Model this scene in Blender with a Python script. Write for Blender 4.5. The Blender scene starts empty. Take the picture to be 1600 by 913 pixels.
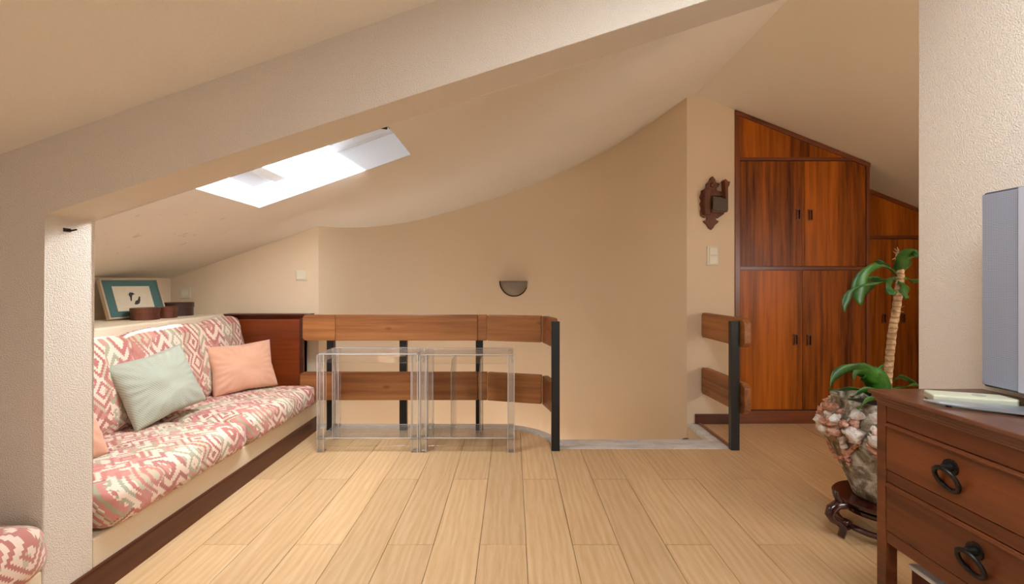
import bpy, bmesh, math, random
from mathutils import Vector, Matrix, noise
random.seed(7)
S = bpy.context.scene
COL = S.collection
PI = math.pi

# ------------------------------------------------------------------ camera
cam_d = bpy.data.cameras.new('camera')
cam_d.sensor_width = 36.0
cam_d.lens = 711.0 / 1600.0 * 36.0
cam_d.shift_x = -1.0 / 1600.0
cam_d.shift_y = -15.5 / 1600.0
cam_d.clip_start = 0.02
cam = bpy.data.objects.new('camera', cam_d)
cam.location = (0, 0, 1.12)
cam.rotation_euler = (PI / 2, 0, 0)
COL.objects.link(cam)
S.camera = cam

# ------------------------------------------------------------------ world, sun, window light, exposure
W = bpy.data.worlds.new('sky'); S.world = W
W.use_nodes = True
bgn = W.node_tree.nodes['Background']
bgn.inputs[0].default_value = (0.80, 0.88, 1.0, 1)
bgn.inputs[1].default_value = 2.6

def aim(o, d):
    o.rotation_euler = Vector(d).to_track_quat('-Z', 'Y').to_euler()

sun_d = bpy.data.lights.new('sun', 'SUN'); sun_d.energy = 42.0; sun_d.angle = math.radians(0.6)
sun_d.color = (1.0, 0.95, 0.86)
sun = bpy.data.objects.new('sun', sun_d); sun.location = (3, -1, 6)
aim(sun, (-0.90, 0.20, -1.0)); COL.objects.link(sun)

def area(name, loc, d, sx, sy, power, col):
    l = bpy.data.lights.new(name, 'AREA'); l.shape = 'RECTANGLE'; l.size = sx; l.size_y = sy
    l.energy = power; l.color = col
    o = bpy.data.objects.new(name, l); o.location = loc; aim(o, d); COL.objects.link(o)
    return o
# daylight through the large window behind the camera, the side window of the right-hand room
# and the skylight
area('window_daylight', (0.75, -2.55, 1.1), (0, 1, 0.0), 0.8, 1.7, 3, (0.90, 0.95, 1.0))
area('roof_window_daylight', (0.54, 0.30, 2.25), (0.332, 0, -0.943), 0.85, 0.9, 31, (0.87, 0.935, 1.0))
area('side_window_daylight', (3.60, -0.1, 1.25), (-1, 0.25, 0.0), 1.3, 0.72, 28, (1.0, 0.96, 0.90))
area('skylight_daylight', (-1.08, 2.33, 1.92), (-0.5, 0, -0.8), 0.6, 0.7, 54, (0.90, 0.95, 1.0))
area('stairwell_fill', (-.2, 4.0, -1.4), (0, 0.1, 1), 1.5, 1.1, 52, (1.0, 0.96, 0.92))  # added unseen fill from below to brighten the curved wall, no window there

S.view_settings.view_transform = 'Standard'
S.view_settings.look = 'None'
S.view_settings.gamma = 1.0
S.view_settings.use_curve_mapping = False
S.view_settings.exposure = 0.20

# ------------------------------------------------------------------ material helpers
def lin(r, g, b):
    f = lambda c: (c / 255.0 / 12.92) if c <= 10 else ((c / 255.0 + 0.055) / 1.055) ** 2.4
    return (f(r), f(g), f(b), 1)

class NT:
    def __init__(s, name):
        s.m = bpy.data.materials.new(name); s.m.use_nodes = True
        s.t = s.m.node_tree; s.b = s.t.nodes['Principled BSDF']
    def n(s, typ, **kw):
        nd = s.t.nodes.new(typ)
        for k, v in kw.items():
            if isinstance(k, str) and hasattr(nd, k): setattr(nd, k, v)
        return nd
    def l(s, a, b): s.t.links.new(a, b)
    def val(s, sock, v):
        if hasattr(v, 'is_linked') or hasattr(v, 'links'): s.l(v, sock)
        else: sock.default_value = v
    def math(s, op, a, b=0.0, c=None):
        nd = s.n('ShaderNodeMath', operation=op)
        s.val(nd.inputs[0], a); s.val(nd.inputs[1], b)
        if c is not None: s.val(nd.inputs[2], c)
        return nd.outputs[0]
    def mix(s, f, a, b):
        nd = s.n('ShaderNodeMix'); nd.data_type = 'RGBA'
        s.val(nd.inputs[0], f); s.val(nd.inputs[6], a); s.val(nd.inputs[7], b)
        return nd.outputs[2]
    def ramp(s, f, stops):
        nd = s.n('ShaderNodeValToRGB'); s.l(f, nd.inputs[0])
        el = nd.color_ramp.elements
        while len(el) < len(stops): el.new(0.5)
        for e, (p, c) in zip(el, stops): e.position = p; e.color = c
        return nd.outputs[0]
    def coord(s, kind='Object', scale=(1, 1, 1), rand=0.0):
        tc = s.n('ShaderNodeTexCoord'); v = tc.outputs[kind]
        if kind == 'World':
            pass
        mp = s.n('ShaderNodeMapping'); mp.inputs['Scale'].default_value = scale
        if rand:
            oi = s.n('ShaderNodeObjectInfo')
            r = s.math('MULTIPLY', oi.outputs['Random'], rand)
            cb = s.n('ShaderNodeCombineXYZ'); s.l(r, cb.inputs[0]); s.l(r, cb.inputs[1]); s.l(r, cb.inputs[2])
            ad = s.n('ShaderNodeVectorMath', operation='ADD'); s.l(v, ad.inputs[0]); s.l(cb.outputs[0], ad.inputs[1])
            v = ad.outputs[0]
        s.l(v, mp.inputs[0]); return mp.outputs[0]
    def wcoord(s, scale=(1, 1, 1)):
        g = s.n('ShaderNodeNewGeometry'); mp = s.n('ShaderNodeMapping'); mp.inputs['Scale'].default_value = scale
        s.l(g.outputs['Position'], mp.inputs[0]); return mp.outputs[0]
    def noise(s, v, scale, detail=3, rough=0.5, dist=0.0):
        nd = s.n('ShaderNodeTexNoise'); s.l(v, nd.inputs['Vector'])
        nd.inputs['Scale'].default_value = scale; nd.inputs['Detail'].default_value = detail
        nd.inputs['Roughness'].default_value = rough; nd.inputs['Distortion'].default_value = dist
        return nd.outputs['Fac']
    def bump(s, h, strength, dist):
        nd = s.n('ShaderNodeBump'); s.l(h, nd.inputs['Height'])
        nd.inputs['Strength'].default_value = strength; nd.inputs['Distance'].default_value = dist
        s.l(nd.outputs[0], s.b.inputs['Normal'])
    def set(s, **kw):
        names = dict(col='Base Color', rough='Roughness', metal='Metallic', coat='Coat Weight', spec='Specular IOR Level',
                     sheen='Sheen Weight', coatr='Coat Roughness', trans='Transmission Weight', ior='IOR', sss='Subsurface Weight')
        for k, v in kw.items(): s.val(s.b.inputs[names[k]], v)
        return s.m

def plain(name, c, rough=0.6, metal=0.0, var=0.06, nscale=30, **kw):
    m = NT(name)
    f = m.noise(m.coord(), nscale, 3)
    d = tuple(x * (1 - var * 2) for x in c[:3]) + (1,)
    m.set(col=m.mix(f, c, d), rough=rough, metal=metal, **kw)
    return m.m

def stucco(name, c, strength=0.5, size=150.0, stain=False):
    m = NT(name)
    v = m.wcoord()
    big = m.noise(v, 1.6, 3)
    d = tuple(x * 0.93 for x in c[:3]) + (1,)
    col = m.mix(big, c, d)
    grain = m.noise(v, size, 2, 0.55)
    g2 = m.ramp(grain, [(0.38, (0, 0, 0, 1)), (0.62, (1, 1, 1, 1))])
    dk = tuple(x * 0.90 for x in c[:3]) + (1,)
    col = m.mix(m.math('MULTIPLY', g2, 0.35), col, dk)
    if stain:  # old damp marks on the lower slope
        v2 = m.wcoord((1.0, 1.6, 1.0))
        a = m.noise(v2, 9.0, 4, 0.65)
        spots = m.ramp(a, [(0.64, (0, 0, 0, 1)), (0.67, (1, 1, 1, 1))])
        g = m.n('ShaderNodeNewGeometry'); sp = m.n('ShaderNodeSeparateXYZ'); m.l(g.outputs['Position'], sp.inputs[0])
        mk = m.math('MULTIPLY', m.math('LESS_THAN', sp.outputs[0], -1.7), m.math('LESS_THAN', sp.outputs[1], 3.0))
        col = m.mix(m.math('MULTIPLY', m.math('MULTIPLY', spots, mk), 0.28), col, lin(150, 110, 80))
    m.set(col=col, rough=0.92, spec=0.15)
    m.bump(grain, strength, 0.004)
    return m.m

def wood(name, dark, light, axis='Z', fine=60, band=4.0, rough=0.4, coat=0.0, rand=0.0, contrast=1.0, knots=False, bumpy=0.1, stops=None, spec=0.4):
    m = NT(name)
    sc = {'X': (0.05, 1, 1), 'Y': (1, 0.05, 1), 'Z': (1, 1, 0.05)}[axis]
    v = m.coord('Object', sc, rand)
    a = m.noise(v, fine, 4, 0.6, 0.3)
    b = m.noise(v, band, 2, 0.5, 0.6)
    f = m.math('ADD', m.math('MULTIPLY', a, 0.45), m.math('MULTIPLY', b, 0.55))
    mid = tuple((x + y) / 2 for x, y in zip(dark, light))
    w = 0.16 / contrast
    col = m.ramp(f, stops or [(0.5 - w, dark), (0.5, mid), (0.5 + w, light)])
    if knots:
        v2 = m.coord('Object', tuple(0.45 if x < 1 else 1 for x in sc), rand)
        k = m.n('ShaderNodeTexVoronoi'); m.l(v2, k.inputs['Vector']); k.inputs['Scale'].default_value = 7.0
        kk = m.ramp(k.outputs['Distance'], [(0.04, (1, 1, 1, 1)), (0.12, (0, 0, 0, 1))])
        col = m.mix(m.math('MULTIPLY', kk, 0.55), col, tuple(x * 0.5 for x in dark[:3]) + (1,))
    m.set(col=col, rough=rough, coat=coat, coatr=0.2, spec=spec)
    m.bump(a, bumpy, 0.002)
    return m.m

def floor_mat():
    m = NT('light_oak_laminate')
    v = m.coord('Object', (1, 0.07, 1), 23.0)
    a = m.noise(v, 55, 5, 0.65, 0.4)
    v2 = m.coord('Object', (1, 0.16, 1), 23.0)
    wv = m.n('ShaderNodeTexWave'); m.l(v2, wv.inputs['Vector']); wv.bands_direction = 'X'
    wv.inputs['Scale'].default_value = 9.0; wv.inputs['Distortion'].default_value = 9.0
    wv.inputs['Detail'].default_value = 2.5; wv.inputs['Detail Scale'].default_value = 1.2
    f = m.math('ADD', m.math('MULTIPLY', a, 0.82), m.math('MULTIPLY', wv.outputs['Fac'], 0.18))
    col = m.ramp(f, [(0.25, lin(199, 160, 112)), (0.5, lin(212, 175, 130)), (0.75, lin(221, 190, 147))])
    oi = m.n('ShaderNodeObjectInfo')
    hsv = m.n('ShaderNodeHueSaturation'); m.l(col, hsv.inputs['Color'])
    m.l(m.math('ADD', m.math('MULTIPLY', oi.outputs['Random'], 0.14), 0.93), hsv.inputs['Value'])
    m.set(col=hsv.outputs[0], rough=m.math('ADD', m.math('MULTIPLY', a, 0.12), 0.30), spec=0.45)
    m.bump(a, 0.05, 0.001)
    return m.m

def kilim():
    m = NT('kilim_print_fabric')
    tc = m.n('ShaderNodeTexCoord'); sp = m.n('ShaderNodeSeparateXYZ'); m.l(tc.outputs['Object'], sp.inputs[0])
    snap = lambda x: m.math('SNAP', x, 0.008)
    u = snap(m.math('ADD', sp.outputs[1], 3.0)); vv = snap(m.math('ADD', m.math('ADD', sp.outputs[0], sp.outputs[2]), 3.0))
    def cv(a, b):
        cb = m.n('ShaderNodeCombineXYZ'); m.val(cb.inputs[0], a); m.val(cb.inputs[1], b); return cb.outputs[0]
    v = cv(u, vv)
    def vor(scale, rnd, metric):
        nd = m.n('ShaderNodeTexVoronoi'); m.l(v, nd.inputs['Vector']); nd.distance = metric
        nd.inputs['Scale'].default_value = scale; nd.inputs['Randomness'].default_value = rnd
        return nd.outputs['Distance'], nd.outputs['Color']
    d1, c1 = vor(8.5, 0.6, 'MANHATTAN')
    s1 = m.n('ShaderNodeSeparateColor'); m.l(c1, s1.inputs[0])
    rings = m.math('SINE', m.math('MULTIPLY', d1, 19.0))
    ringm = m.math('GREATER_THAN', rings, 0.12)
    zig = m.math('PINGPONG', m.math('MULTIPLY', u, 9.0), 0.5)
    stripe = m.math('SINE', m.math('MULTIPLY', m.math('ADD', m.math('MULTIPLY', vv, 9.0), zig), 12.0))
    stripem = m.math('GREATER_THAN', stripe, 0.25)
    sel = m.math('GREATER_THAN', s1.outputs[0], 0.45)
    pat = m.math('ADD', m.math('MULTIPLY', ringm, sel), m.math('MULTIPLY', stripem, m.math('SUBTRACT', 1.0, sel)))
    nz = m.noise(v, 16, 1.0, 0.4)
    small = m.math('GREATER_THAN', nz, 0.53)
    cream = lin(232, 208, 188)
    red = m.mix(s1.outputs[1], lin(160, 78, 76), lin(196, 118, 108))
    green = m.mix(s1.outputs[2], lin(142, 130, 98), lin(172, 170, 144))
    fg = m.mix(m.math('GREATER_THAN', s1.outputs[2], 0.5), red, green)
    col = m.mix(pat, cream, fg)
    col = m.mix(m.math('MULTIPLY', small, m.math('SUBTRACT', 1.0, pat)), col, m.mix(m.math('GREATER_THAN', s1.outputs[0], 0.6), lin(200, 128, 118), lin(190, 178, 148)))
    fade = m.noise(v, 4, 2)
    col = m.mix(m.math('MULTIPLY', fade, 0.25), col, cream)
    m.set(col=col, rough=0.95, spec=0.1, sheen=0.2)
    wv = m.noise(m.coord('Object', (1, 1, 1)), 500, 1)
    m.bump(wv, 0.2, 0.001)
    return m.m

def fabric(name, c, stripes=False, k=75.0):
    m = NT(name)
    v = m.coord()
    w = m.noise(v, 400, 2)
    d = tuple(x * 0.8 for x in c[:3]) + (1,)
    col = m.mix(m.math('MULTIPLY', w, 0.5), c, d)
    h = w
    if stripes:
        sp = m.n('ShaderNodeSeparateXYZ'); m.l(v, sp.inputs[0])
        st = m.math('SINE', m.math('MULTIPLY', m.math('ADD', sp.outputs[1], m.math('MULTIPLY', sp.outputs[2], 0.9)), 7.0 * k))
        f = m.math('MULTIPLY', m.math('ADD', st, 1.0), 0.35)
        col = m.mix(f, col, tuple(min(1, x * 0.62) for x in c[:3]) + (1,))
        h = m.math('ADD', w, m.math('MULTIPLY', st, 0.4))
    m.set(col=col, rough=0.85, sheen=0.3, spec=0.2)
    m.bump(h, 0.25, 0.001)
    return m.m

def acrylic(name, tint=(0.985, 0.985, 0.98, 1), base=0.04, edge=0.45, frost=0.0):
    m = bpy.data.materials.new(name); m.use_nodes = True; t = m.node_tree
    t.nodes.clear()
    out = t.nodes.new('ShaderNodeOutputMaterial'); mx = t.nodes.new('ShaderNodeMixShader')
    tr = t.nodes.new('ShaderNodeBsdfTransparent'); tr.inputs[0].default_value = tint
    gl = t.nodes.new('ShaderNodeBsdfGlossy'); gl.inputs['Roughness'].default_value = 0.06
    lw = t.nodes.new('ShaderNodeLayerWeight'); lw.inputs['Blend'].default_value = 0.35
    ma = t.nodes.new('ShaderNodeMath'); ma.operation = 'MULTIPLY_ADD'
    t.links.new(lw.outputs['Fresnel'], ma.inputs[0]); ma.inputs[1].default_value = edge; ma.inputs[2].default_value = base
    t.links.new(ma.outputs[0], mx.inputs[0]); t.links.new(tr.outputs[0], mx.inputs[1]); t.links.new(gl.outputs[0], mx.inputs[2])
    df = t.nodes.new('ShaderNodeBsdfDiffuse'); df.inputs[0].default_value = (.9, .9, .9, 1)
    m2 = t.nodes.new('ShaderNodeMixShader'); m2.inputs[0].default_value = frost
    t.links.new(mx.outputs[0], m2.inputs[1]); t.links.new(df.outputs[0], m2.inputs[2])
    t.links.new(m2.outputs[0], out.inputs[0])
    return m

M = {}
M['wall'] = stucco('cream_stucco', lin(232, 220, 205), 0.95, 230)
M['wall_fine'] = stucco('cream_plaster', lin(232, 209, 178), 0.45, 200)
M['ceil'] = stucco('ceiling_plaster', lin(238, 230, 217), 0.15, 120, stain=True)
M['bench'] = stucco('bench_plaster', lin(236, 218, 190), 0.4, 130)
M['floor'] = floor_mat()
M['darkwood'] = wood('dark_skirting_wood', lin(62, 28, 14), lin(104, 52, 28), 'Y', 40, 6, 0.35, 0.1)
M['darkwoodx'] = wood('dark_skirting_wood_x', lin(62, 28, 14), lin(108, 54, 30), 'X', 40, 6, 0.35, 0.1)
M['closet'] = wood('sapele_veneer', lin(72, 30, 3), lin(188, 102, 18), 'Z', 34, 3.2, 0.34, 0.0, rand=11.0, contrast=1.05, spec=0.22)
M['closet_frame'] = wood('closet_frame_wood', lin(84, 40, 16), lin(132, 68, 28), 'Z', 50, 5, 0.35, 0.15)
M['closet_rail'] = wood('closet_rail_wood', lin(92, 44, 18), lin(140, 72, 30), 'X', 50, 5, 0.35, 0.15)
M['closet_dark'] = plain('recess_shadow_wood', lin(40, 18, 10), 0.6)
M['panel'] = wood('mahogany_panel', lin(108, 44, 12), lin(146, 66, 22), 'X', 40, 3, 0.4, 0.2)
M['panel_dark'] = wood('mahogany_trim', lin(60, 26, 14), lin(92, 44, 26), 'X', 40, 5, 0.4, 0.2)
M['rail'] = wood('pine_rail_wood', lin(110, 62, 28), lin(178, 116, 64), 'X', 30, 6, 0.45, 0.1, rand=5.0, knots=True)
M['raily'] = wood('pine_rail_wood_y', lin(100, 56, 30), lin(158, 100, 60), 'Y', 34, 6, 0.45, 0.1, rand=5.0, knots=True)
M['rail_end'] = plain('rail_end_grain', lin(96, 50, 28), 0.6, var=0.2)
M['black'] = plain('black_painted_steel', lin(26, 27, 28), 0.4, 0.2)
M['marble'] = NT('grey_white_marble')
_m = M['marble']; _f = _m.noise(_m.wcoord((1, 3, 1)), 5, 5, 0.6, 1.2)
_m.set(col=_m.ramp(_f, [(0.35, lin(196, 194, 194)), (0.6, lin(226, 224, 222))]), rough=0.35); M['marble'] = _m.m
M['white'] = plain('white_paint', lin(216, 219, 224), 0.4, var=0.01)
M['white_grey'] = plain('grey_white_vent', lin(206, 203, 198), 0.6, var=0.1, nscale=60)
M['acrylic'] = acrylic('clear_acrylic')
M['acrylic_post'] = acrylic('clear_acrylic_post', (0.975, 0.975, 0.97, 1), 0.06, 0.7, 0.05)
M['acrylic_plate'] = acrylic('clear_acrylic_plate', (0.955, 0.955, 0.95, 1), 0.04, 0.35, 0.04)
M['edge_highlight'] = acrylic('painted_edge_highlight', (0.97, 0.97, 0.97, 1), 0.15, 0.8, 0.45)  # whitish diffuse colour standing in for highlights along the acrylic edges
M['glass'] = acrylic('window_glass', (0.97, 0.98, 0.98, 1), 0.02, 0.5)
M['kilim'] = kilim()
M['sage'] = fabric('sage_striped_fabric', lin(188, 192, 172), True)
M['peach'] = fabric('peach_linen', lin(226, 172, 142))
M['teal'] = plain('teal_mat_board', lin(74, 110, 104), 0.7)
M['paper'] = plain('aged_paper', lin(222, 206, 178), 0.8)
M['ink'] = plain('dark_ink', lin(52, 52, 48), 0.8)
M['creamwood'] = plain('pale_frame_wood', lin(198, 176, 146), 0.6)
M['boxwood'] = wood('red_brown_bentwood', lin(64, 30, 20), lin(120, 66, 44), 'Z', 30, 8, 0.4, 0.2)
M['boxwood_dark'] = wood('dark_bentwood', lin(40, 22, 18), lin(78, 46, 36), 'Z', 30, 8, 0.4, 0.2)
M['plastic'] = plain('ivory_plastic', lin(222, 210, 184), 0.4, var=0.02)
M['plastic_key'] = plain('ivory_plastic_key', lin(232, 222, 200), 0.35, var=0.02)
M['lampglass'] = plain('brushed_lamp_shell', lin(140, 130, 118), 0.45, 0.35)
M['lamprim'] = plain('lamp_rim', lin(66, 46, 28), 0.5, 0.5)
M['carved'] = wood('carved_walnut', lin(66, 34, 18), lin(132, 74, 38), 'Z', 60, 10, 0.5)
M['oldmetal'] = plain('dark_tarnished_plate', lin(92, 80, 66), 0.5, 0.6, var=0.2)
M['dresser'] = wood('dresser_pine', lin(66, 30, 12), lin(128, 68, 30), 'Y', 36, 7, 0.42, 0.05, rand=3.0, knots=True, contrast=0.9)
M['dressertop'] = wood('dresser_top_wood', lin(70, 38, 24), lin(124, 74, 50), 'Y', 40, 6, 0.30, 0.3)
M['iron'] = plain('black_iron_ring', lin(50, 46, 42), 0.42, 0.8)
M['silver'] = plain('silver_tv_plastic', lin(190, 194, 206), 0.35, 0.25, var=0.02)
M['mesh'] = NT('speaker_mesh')
_m = M['mesh']; _v = _m.coord(); _sp = _m.n('ShaderNodeSeparateXYZ'); _m.l(_v, _sp.inputs[0])
_a = _m.math('SINE', _m.math('MULTIPLY', _sp.outputs[1], 1500)); _b = _m.math('SINE', _m.math('MULTIPLY', _sp.outputs[2], 1500))
_m.set(col=_m.ramp(_m.math('ADD', _m.math('MULTIPLY', _m.math('ADD', _a, _b), 0.2), 0.5), [(0.2, lin(120, 126, 138)), (0.8, lin(166, 170, 182))]), rough=0.6, metal=0.2)
M['mesh'] = _m.m
M['screen'] = plain('matt_screen', lin(60, 62, 70), 0.15, 0.0)
M['tvdark'] = plain('dark_tv_plastic', lin(60, 62, 70), 0.4)
M['cream_slab'] = plain('pale_green_cream_plastic', lin(208, 206, 178), 0.5, var=0.04)
M['alu'] = plain('brushed_aluminium', lin(186, 192, 200), 0.3, 0.7, var=0.03)
M['leaf'] = NT('glossy_leaf')
_m = M['leaf']; _f = _m.noise(_m.coord('Object', (1, 1, 1), 3.0), 9, 3)
_m.set(col=_m.ramp(_f, [(0.3, lin(14, 54, 12)), (0.7, lin(54, 116, 28))]), rough=0.42, spec=0.5, sss=0.0); M['leaf'] = _m.m
M['trunk'] = NT('ringed_cane')
_m = M['trunk']; _v = _m.coord('Object', (1, 1, 1)); _f = _m.noise(_v, 40, 4); _sp = _m.n('ShaderNodeSeparateXYZ'); _m.l(_v, _sp.inputs[0])
_r = _m.math('SINE', _m.math('ADD', _m.math('MULTIPLY', _sp.outputs[2], 260), _m.math('MULTIPLY', _f, 6)))
_c = _m.mix(_m.math('MULTIPLY', _m.math('GREATER_THAN', _r, 0.6), 0.6), _m.ramp(_f, [(0.35, lin(150, 112, 76)), (0.65, lin(204, 170, 128))]), lin(112, 78, 50))
_m.set(col=_c, rough=0.8); M['trunk'] = _m.m
def potmat(name, a, b, c, sc=14):
    m = NT(name); f = m.noise(m.coord(), sc, 5, 0.7, 0.6); g = m.noise(m.coord('Object', (1, 1, 1)), sc * 4, 3)
    col = m.ramp(f, [(0.36, a), (0.5, b), (0.62, c)])
    m.set(col=col, rough=0.85); m.bump(m.math('ADD', f, m.math('MULTIPLY', g, 0.4)), 0.9, 0.012); return m.m
M['pot'] = potmat('weathered_stone', lin(72, 60, 44), lin(134, 120, 98), lin(196, 190, 176))
M['shell'] = potmat('pale_shell', lin(196, 160, 142), lin(220, 206, 194), lin(236, 234, 230), 20)
M['rope'] = potmat('terracotta_rope', lin(150, 92, 70), lin(200, 142, 116), lin(222, 180, 158), 30)
M['soil'] = plain('dark_soil', lin(44, 34, 26), 0.95, var=0.3)
M['lacquer'] = plain('dark_red_lacquer', lin(58, 16, 16), 0.22, var=0.2, coat=0.6)
M['trimwood'] = wood('floor_edge_wood', lin(110, 66, 40), lin(160, 108, 70), 'Y', 40, 6, 0.45)

# ------------------------------------------------------------------ object helpers
def wloc(o):
    v = Vector((0, 0, 0))
    while o: v += o.location; o = o.parent
    return v

def obj(name, bm, mat, parent=None, origin=None, smooth=False):
    """bm is in world coordinates; the object's origin is its parent's, or `origin`."""
    base = wloc(parent) if parent else Vector(origin or (0, 0, 0))
    org = Vector(origin) if origin is not None else base
    bmesh.ops.transform(bm, matrix=Matrix.Translation(-org), verts=bm.verts)
    bmesh.ops.recalc_face_normals(bm, faces=bm.faces)
    me = bpy.data.meshes.new(name); bm.to_mesh(me); bm.free()
    if mat: me.materials.append(mat)
    if smooth:
        for p in me.polygons: p.use_smooth = True
    o = bpy.data.objects.new(name, me); COL.objects.link(o)
    if parent: o.parent = parent
    o.location = org - (base if parent else Vector((0, 0, 0)))
    return o

def tag(o, label=None, cat=None, group=None, kind=None):
    if label: o['label'] = label
    if cat: o['category'] = cat
    if group: o['group'] = group
    if kind: o['kind'] = kind
    return o

def thing(name, loc, label, cat, group=None):
    o = bpy.data.objects.new(name, None); o.location = loc; o.empty_display_size = 0.05; COL.objects.link(o)
    return tag(o, label, cat, group)

def struct(name, bm, mat, **kw):
    return tag(obj(name, bm, mat, **kw), kind='structure')

def box(bm, x0, x1, y0, y1, z0, z1, bev=0.0):
    r = bmesh.ops.create_cube(bm, size=1.0)
    vs = r['verts']
    for v in vs:
        v.co = Vector((x0 + (v.co.x + .5) * (x1 - x0), y0 + (v.co.y + .5) * (y1 - y0), z0 + (v.co.z + .5) * (z1 - z0)))
    if bev > 0:
        es = list({e for v in vs for e in v.link_edges})
        bmesh.ops.bevel(bm, geom=es, offset=bev, segments=2, affect='EDGES', profile=0.5)
    return bm

def B(*a, **k): return box(bmesh.new(), *a, **k)

def prism(bm, pts, ax, a, b, bev=0.0):
    """polygon pts extruded along axis ax from a to b. pts are the two other coordinates in order."""
    def P(p, t):
        return {'X': (t, p[0], p[1]), 'Y': (p[0], t, p[1]), 'Z': (p[0], p[1], t)}[ax]
    lo = [bm.verts.new(P(p, a)) for p in pts]; hi = [bm.verts.new(P(p, b)) for p in pts]
    f = [bm.faces.new(lo), bm.faces.new(hi[::-1])]
    n = len(pts)
    for i in range(n): f.append(bm.faces.new([lo[i], hi[i], hi[(i + 1) % n], lo[(i + 1) % n]]))
    if bev > 0:
        es = list({e for q in f for e in q.edges})
        bmesh.ops.bevel(bm, geom=es, offset=bev, segments=2, affect='EDGES', profile=0.5)
    return bm

def PR(*a, **k): return prism(bmesh.new(), *a, **k)

def lathe(bm, prof, c, seg=32, ang=(0, 2 * PI), cap=False):
    full = abs(ang[1] - ang[0] - 2 * PI) < 1e-6
    n = seg if full else seg + 1
    rings = []
    for r, z in prof:
        rings.append([bm.verts.new((c[0] + r * math.cos(ang[0] + (ang[1] - ang[0]) * i / seg),
                                    c[1] + r * math.sin(ang[0] + (ang[1] - ang[0]) * i / seg), c[2] + z)) for i in range(n)])
    for a, b in zip(rings, rings[1:]):
        for i in range(n if full else n - 1):
            j = (i + 1) % n
            bm.faces.new([a[i], a[j], b[j], b[i]])
    bmesh.ops.remove_doubles(bm, verts=bm.verts, dist=1e-5)
    return bm

def tube(bm, pts, rad, seg=10, closed=False):
    pts = [Vector(p) for p in pts]; n = len(pts)
    rr = rad if hasattr(rad, '__len__') else [rad] * n
    rings = []; up = None
    for i, p in enumerate(pts):
        if closed: t = pts[(i + 1) % n] - pts[i - 1]
        else: t = pts[min(i + 1, n - 1)] - pts[max(i - 1, 0)]
        t.normalize()
        if up is None:
            up = t.orthogonal().normalized()
        up = (up - t * up.dot(t)).normalized()
        s = t.cross(up)
        rings.append([bm.verts.new(p + (up * math.cos(2 * PI * k / seg) + s * math.sin(2 * PI * k / seg)) * rr[i]) for k in range(seg)])
    m = n if closed else n - 1
    for i in range(m):
        a, b = rings[i], rings[(i + 1) % n]
        for k in range(seg): bm.faces.new([a[k], a[(k + 1) % seg], b[(k + 1) % seg], b[k]])
    if not closed:
        bm.faces.new(rings[0]); bm.faces.new(rings[-1][::-1])
    return bm

def softbox(cx, cy, cz, sx, sy, sz, r=0.04, puff=0.02, n=14, wr=0.004, seed=0, mat=None):
    """upholstered cushion block, rounded and a little swollen, optional matrix mat"""
    bm = bmesh.new()
    h = Vector((sx / 2, sy / 2, sz / 2))
    bmesh.ops.create_cube(bm, size=2.0)
    bmesh.ops.subdivide_edges(bm, edges=bm.edges[:], cuts=n, use_grid_fill=True)
    for v in bm.verts:
        q = v.co.copy()
        p = Vector([q[i] * h[i] for i in range(3)])
        inner = Vector([max(-h[i] + r, min(h[i] - r, p[i])) for i in range(3)])
        d = p - inner
        if d.length > 1e-6: p = inner + d.normalized() * r
        for i in range(3):
            j, k = (i + 1) % 3, (i + 2) % 3
            if abs(q[i]) > 0.999:
                p[i] += math.copysign(puff * (1 - q[j] ** 2) * (1 - q[k] ** 2), q[i])
        w = noise.noise(p * 6 + Vector((seed, 0, 0))) * wr * 2 + noise.noise(p * 22 + Vector((seed, 3, 0))) * wr
        if p.length > 0: p += p.normalized() * w
        v.co = p
    bmesh.ops.transform(bm, matrix=Matrix.Translation((cx, cy, cz)) @ (mat or Matrix.Identity(4)), verts=bm.verts)
    return bm

def pillow(c, w, h, t, mat, seed=0, crease=0.016):
    """square scatter cushion: local Y = width, local Z = height, local X = thickness"""
    bm = bmesh.new(); N = 34
    def pt(i, j, s):
        u = -1 + 2 * i / N; v = -1 + 2 * j / N
        e = max(0.0, (1 - abs(u) ** 2.6)) ** 0.55 * max(0.0, (1 - abs(v) ** 2.6)) ** 0.55
        k = 1 - 0.085 * (1 - abs(u)) ** 1.0 * abs(v) ** 2; k2 = 1 - 0.085 * (1 - abs(v)) ** 1.0 * abs(u) ** 2
        y = u * w / 2 * k2; z = v * h / 2 * k
        edge = max(abs(u), abs(v))
        ang = math.atan2(v, u)
        cr = crease * math.sin(ang * 23 + 3 * noise.noise(Vector((u * 2, v * 2, seed)))) * max(0, edge - 0.45) * (1 - edge) * 4
        cr += 0.012 * noise.noise(Vector((u * 1.8 + seed, v * 3.2, seed * 2.0))) * (1 - edge) * 2
        x = s * (e * t / 2 + cr * (1 if e > 0.02 else 0))
        return Vector((x, y, z))
    grid = {}
    for s in (1, -1):
        for i in range(N + 1):
            for j in range(N + 1):
                if s == -1 and (i in (0, N) or j in (0, N)): grid[(i, j, s)] = grid[(i, j, 1)]; continue
                grid[(i, j, s)] = bm.verts.new(pt(i, j, s))
        for i in range(N):
            for j in range(N):
                q = [grid[(i, j, s)], grid[(i + 1, j, s)], grid[(i + 1, j + 1, s)], grid[(i, j + 1, s)]]
                bm.faces.new(q if s == 1 else q[::-1])
    bmesh.ops.transform(bm, matrix=Matrix.Translation(c) @ mat, verts=bm.verts)
    return bm

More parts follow.
